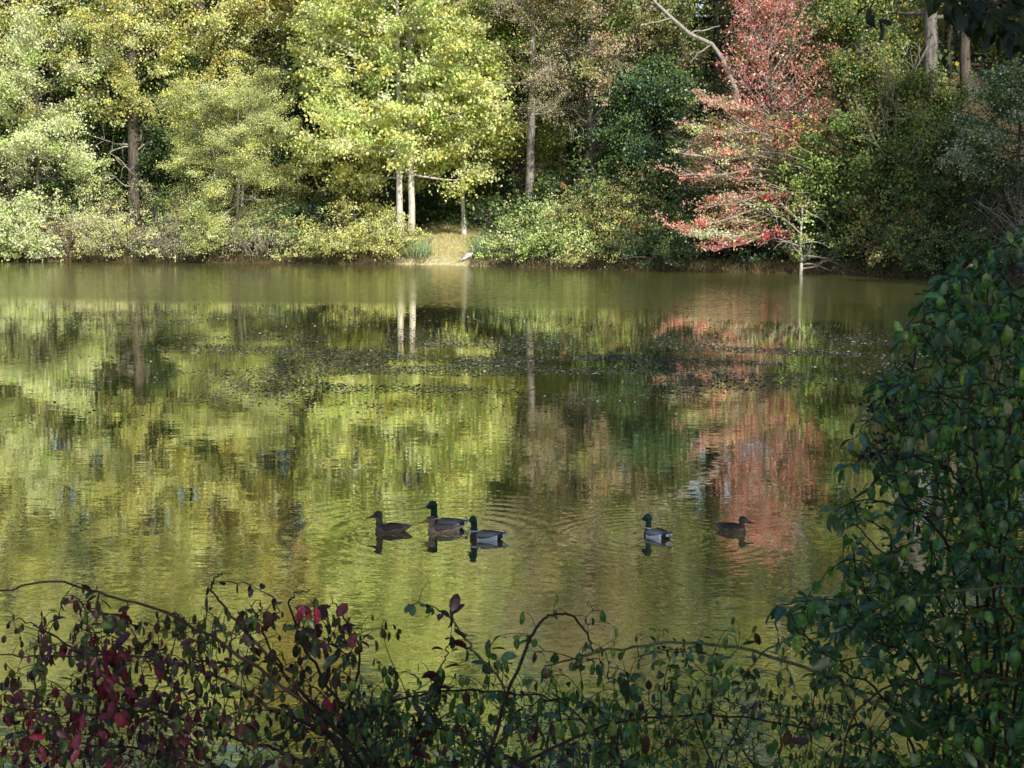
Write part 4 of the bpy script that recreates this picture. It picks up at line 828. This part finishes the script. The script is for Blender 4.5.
for (cx, cy, n) in ((105, 670, 16), (112, 700, 20), (75, 735, 18), (130, 650, 8), (165, 648, 4), (140, 685, 6), (40, 730, 12), (325, 690, 6), (305, 602, 7), (335, 600, 6)):
    n = int(n * .65); P_ = np.array([at(cx + rng.normal(0, 9), cy + rng.normal(0, 10), 4.25 + rng.normal(0, .08)) for _ in range(n)]) - B0
    leaves(pl.l, T_NEAR, P_, rng.normal(0, .4, (n, 3)) + [0, -.2, -1], nrm(rng.normal(0, .5, (n, 3)) + [0, -1, .3]), rng.uniform(.035, .055, n), np.array([[.22, .02, .045]]) * rng.uniform(.4, 1.4, (n, 1)))
    for p in P_:
        A = np.array(pl.nodes); a = A[int(np.argmin(np.linalg.norm(A - p, axis=1)))]; pl.w.tube([a, (a + p) / 2 + [0, 0, .008], p], .0009, 3)
for _ in range(560):
    pl.twig_to(at(rng.uniform(0, 400), rng.uniform(610, 775), rng.uniform(4.1, 5.2)), .0014, cfl, .03, .05, maxd=.3, skip=.8)
pl.done(M_TWIG, M_LEAFR)

# central tangle of low briars
cg = pal_fn([(.09, .21, .05), (.045, .13, .05), (.19, .30, .07), (.08, .045, .03), (.09, .02, .025)], (4, 4, 2, 1.5, .25))
b0 = base_at(560, 4.8); B0 = np.array(b0); pl = Plant('briar', 'low tangle of briars with small dark green leaves along the middle of the bottom edge', 'briar', b0)
for k_ in range(20):
    x0 = rng.uniform(350, 860); x1 = x0 + rng.uniform(-230, 230); y1 = rng.uniform(685, 745); Y = rng.uniform(4.2, 5.3)
    pl.stem([at(x0, 860, Y), at((x0 * 2 + x1) / 3, 770, Y), at((x0 + 2 * x1) / 3, y1 - 8, Y), at(x1, y1 + 15, Y + .1)], .0045, .0012, 24)
tg = [at(rng.uniform(345, 640), rng.uniform(690, 780), rng.uniform(4.1, 5.3)) for _ in range(430)] + [at(rng.uniform(600, 880), rng.uniform(700, 780), rng.uniform(4.1, 5.3)) for _ in range(190)] + [at(rng.uniform(480, 760), rng.uniform(630, 700), rng.uniform(4.3, 5.2)) for _ in range(70)]
tg.sort(key=lambda t_: t_[2])
for t_ in tg: pl.twig_to(t_, .0016, cg, rng.uniform(.026, .052), .020, maxd=.3, droop=.3, skip=float(rng.choice([.1, .5, .95], p=[.35, .3, .35])))
for _ in range(420):
    pl.twig_to(at(rng.uniform(345, 900), rng.uniform(660, 780), rng.uniform(4.1, 5.3)), .0014, cg, .03, .05, maxd=.34, skip=.85)
pl.done(M_TWIG, M_LEAFN)

# separate long canes
def cane(label, pts, Y, r, mat, colf=None, size=.035, spacing=.06, name='bramble_cane', skip=.3, tw=0, twl=.12):
    r *= 1.45; P0 = [at(a[0], a[1], Y + .04 * i) for i, a in enumerate(pts)]; b_ = P0[0].copy(); g_ = gh(b_[0], b_[1]); foot = np.array([b_[0], b_[1], g_ - .02])
    c = Plant(name, label, 'cane', foot, 'long canes arching over the foreground'); mid = (foot + b_) / 2 + np.array([.03, .02, 0]); q = c.stem([foot, mid] + P0, r, r * .35, 44, .003)
    if colf: leaf_on(c.l, q, spacing, size, colf, start=.45, skip=skip)
    for i in range(tw):
        p = q[rng.integers(16, 43)] + c.base; c.twig_to(p + nrm(rng.normal(0, 1, 3) + [0, 0, .3]) * twl * rng.uniform(.5, 1.3), .0012, colf or cg, size, spacing * .6, skip=.3 if colf else .85)
    c.done(mat, M_LEAFN)
cane('long green cane arching from the right bush down towards the middle of the foreground', [(1040, 800), (950, 742), (850, 690), (770, 656), (700, 643), (640, 645), (585, 655), (545, 666)], 4.2, .0055, M_TWIGG, cg, .034, .07, tw=14)
cane('dark hooked cane standing up like a crook in the middle of the foreground', [(480, 800), (505, 705), (524, 655), (538, 624), (556, 613), (574, 617), (588, 636), (592, 655)], 4.3, .0045, M_TWIG, None, tw=10, twl=.07)
cane('thin green cane rising left with leaves at its tip in the middle of the foreground', [(535, 790), (505, 690), (478, 655), (455, 625), (432, 606), (408, 604)], 4.5, .0035, M_TWIGG, cg, .034, .05, skip=.2, tw=6)
cane('dark red cane running almost level above the bottom edge', [(470, 800), (545, 752), (600, 728), (660, 717), (730, 716), (800, 728), (900, 760)], 4.15, .0042, M_TWIG, None, tw=8)
cane('green cane bent through the leaves of the right bush', [(1090, 760), (1060, 600), (1000, 588), (920, 597), (850, 612), (800, 632), (760, 655), (735, 690)], 4.0, .004, M_TWIGG, cg, .036, .06, tw=10)
cane('dark cane looping down at the bottom right corner', [(1100, 800), (1060, 700), (1000, 678), (930, 676), (880, 690), (850, 725), (838, 790)], 4.0, .0042, M_TWIG, None, tw=6)
cane('level dark cane crossing the leaves left of the hooked cane', [(330, 800), (370, 715), (440, 692), (520, 694), (580, 703), (640, 728)], 4.4, .0038, M_TWIG, cg, .034, .07, tw=8)
cane('short cane with dark red and green leaves hanging left of the hooked cane', [(400, 800), (420, 720), (438, 680), (447, 650), (452, 636)], 4.3, .003, M_TWIG, pal_fn([(.03, .07, .02), (.08, .012, .02), (.02, .04, .015)], (3, 2, 2)), .05, .014, skip=.1, tw=6, twl=.06)
# overhanging branch at top right
b0 = (3.6, 2.6, gh(3.6, 2.6) - .05); B0 = np.array(b0); pl = Plant('overhanging_tree', 'dark leaves of a near tree hanging into the top right corner', 'tree', b0)
pl.stem([B0, B0 + [.05, .05, 1.6], B0 + [-.1, .3, 3.2], B0 + [.0, .5, 5.2]], .11, .05, 16, .01, 10)
for (pts, Y) in (([(1180, -160), (1100, -60), (1040, -20), (990, 5), (960, 22)], 4.6), ([(1180, -160), (1080, -80), (980, -40), (920, -18), (880, -6)], 4.9), ([(1180, -140), (1120, -20), (1060, 20), (1030, 45)], 4.3)):
    pl.stem([B0 + [-.05, .25, 2.9]] + [at(px, py, Y) for px, py in pts], .02, .002, 24, .005)
for (px, py, Y) in ((870, 8, 4.9), (890, -5, 4.9), (880, 22, 4.9), (930, -8, 4.8), (960, 20, 4.6), (985, 25, 4.6), (1000, 38, 4.6), (1010, 20, 4.5), (1030, 48, 4.4), (1020, 5, 4.5), (975, 5, 4.7), (950, 0, 4.7), (1040, 30, 4.4), (1050, 60, 4.3), (990, 10, 4.4), (1010, 30, 4.3)):
    pl.twig_to(at(px, py, Y), .0022, pal_fn([(.03, .06, .015), (.05, .07, .015), (.02, .04, .012)], (2, 1, 2)), .066, .016, maxd=.3, droop=.5)
for _ in range(46):
    px = rng.uniform(925, 1090); pl.twig_to(at(px, rng.uniform(-50, 8 + (px - 925) * .33), rng.uniform(4.2, 4.9)), .002, pal_fn([(.03, .06, .015), (.05, .07, .015), (.02, .04, .012)], (2, 1, 2)), .06, .018, maxd=.3, droop=.5)
pl.done(M_BARK, M_LEAFR, 'trunk', 'leaves')

# ------------------------------------------------------------------ light
w = bpy.data.worlds.new('World'); scene.world = w; w.use_nodes = True; nt = w.node_tree; nt.nodes.clear()
o = nt.nodes.new('ShaderNodeOutputWorld'); bg = nt.nodes.new('ShaderNodeBackground'); sk = nt.nodes.new('ShaderNodeTexSky'); sk.sky_type = 'NISHITA'; sk.sun_disc = False
sk.sun_elevation = math.radians(35); sk.sun_rotation = math.radians(154); bg.inputs[1].default_value = .15
nt.links.new(sk.outputs[0], bg.inputs[0]); nt.links.new(bg.outputs[0], o.inputs[0])
sd_ = bpy.data.lights.new('sun', 'SUN'); sd_.energy = 5.0; sd_.angle = math.radians(.53); sd_.color = (1, .95, .85); so = bpy.data.objects.new('sun', sd_); COL.objects.link(so)
so.rotation_euler = Vector(SUN).to_track_quat('Z', 'Y').to_euler(); so.location = (30, -30, 40)
scene.view_settings.view_transform = 'Standard'; scene.view_settings.look = 'None'; scene.view_settings.exposure = 0
scene.render.engine = 'CYCLES'
scene.cycles.max_bounces = 6; scene.cycles.transparent_max_bounces = 4
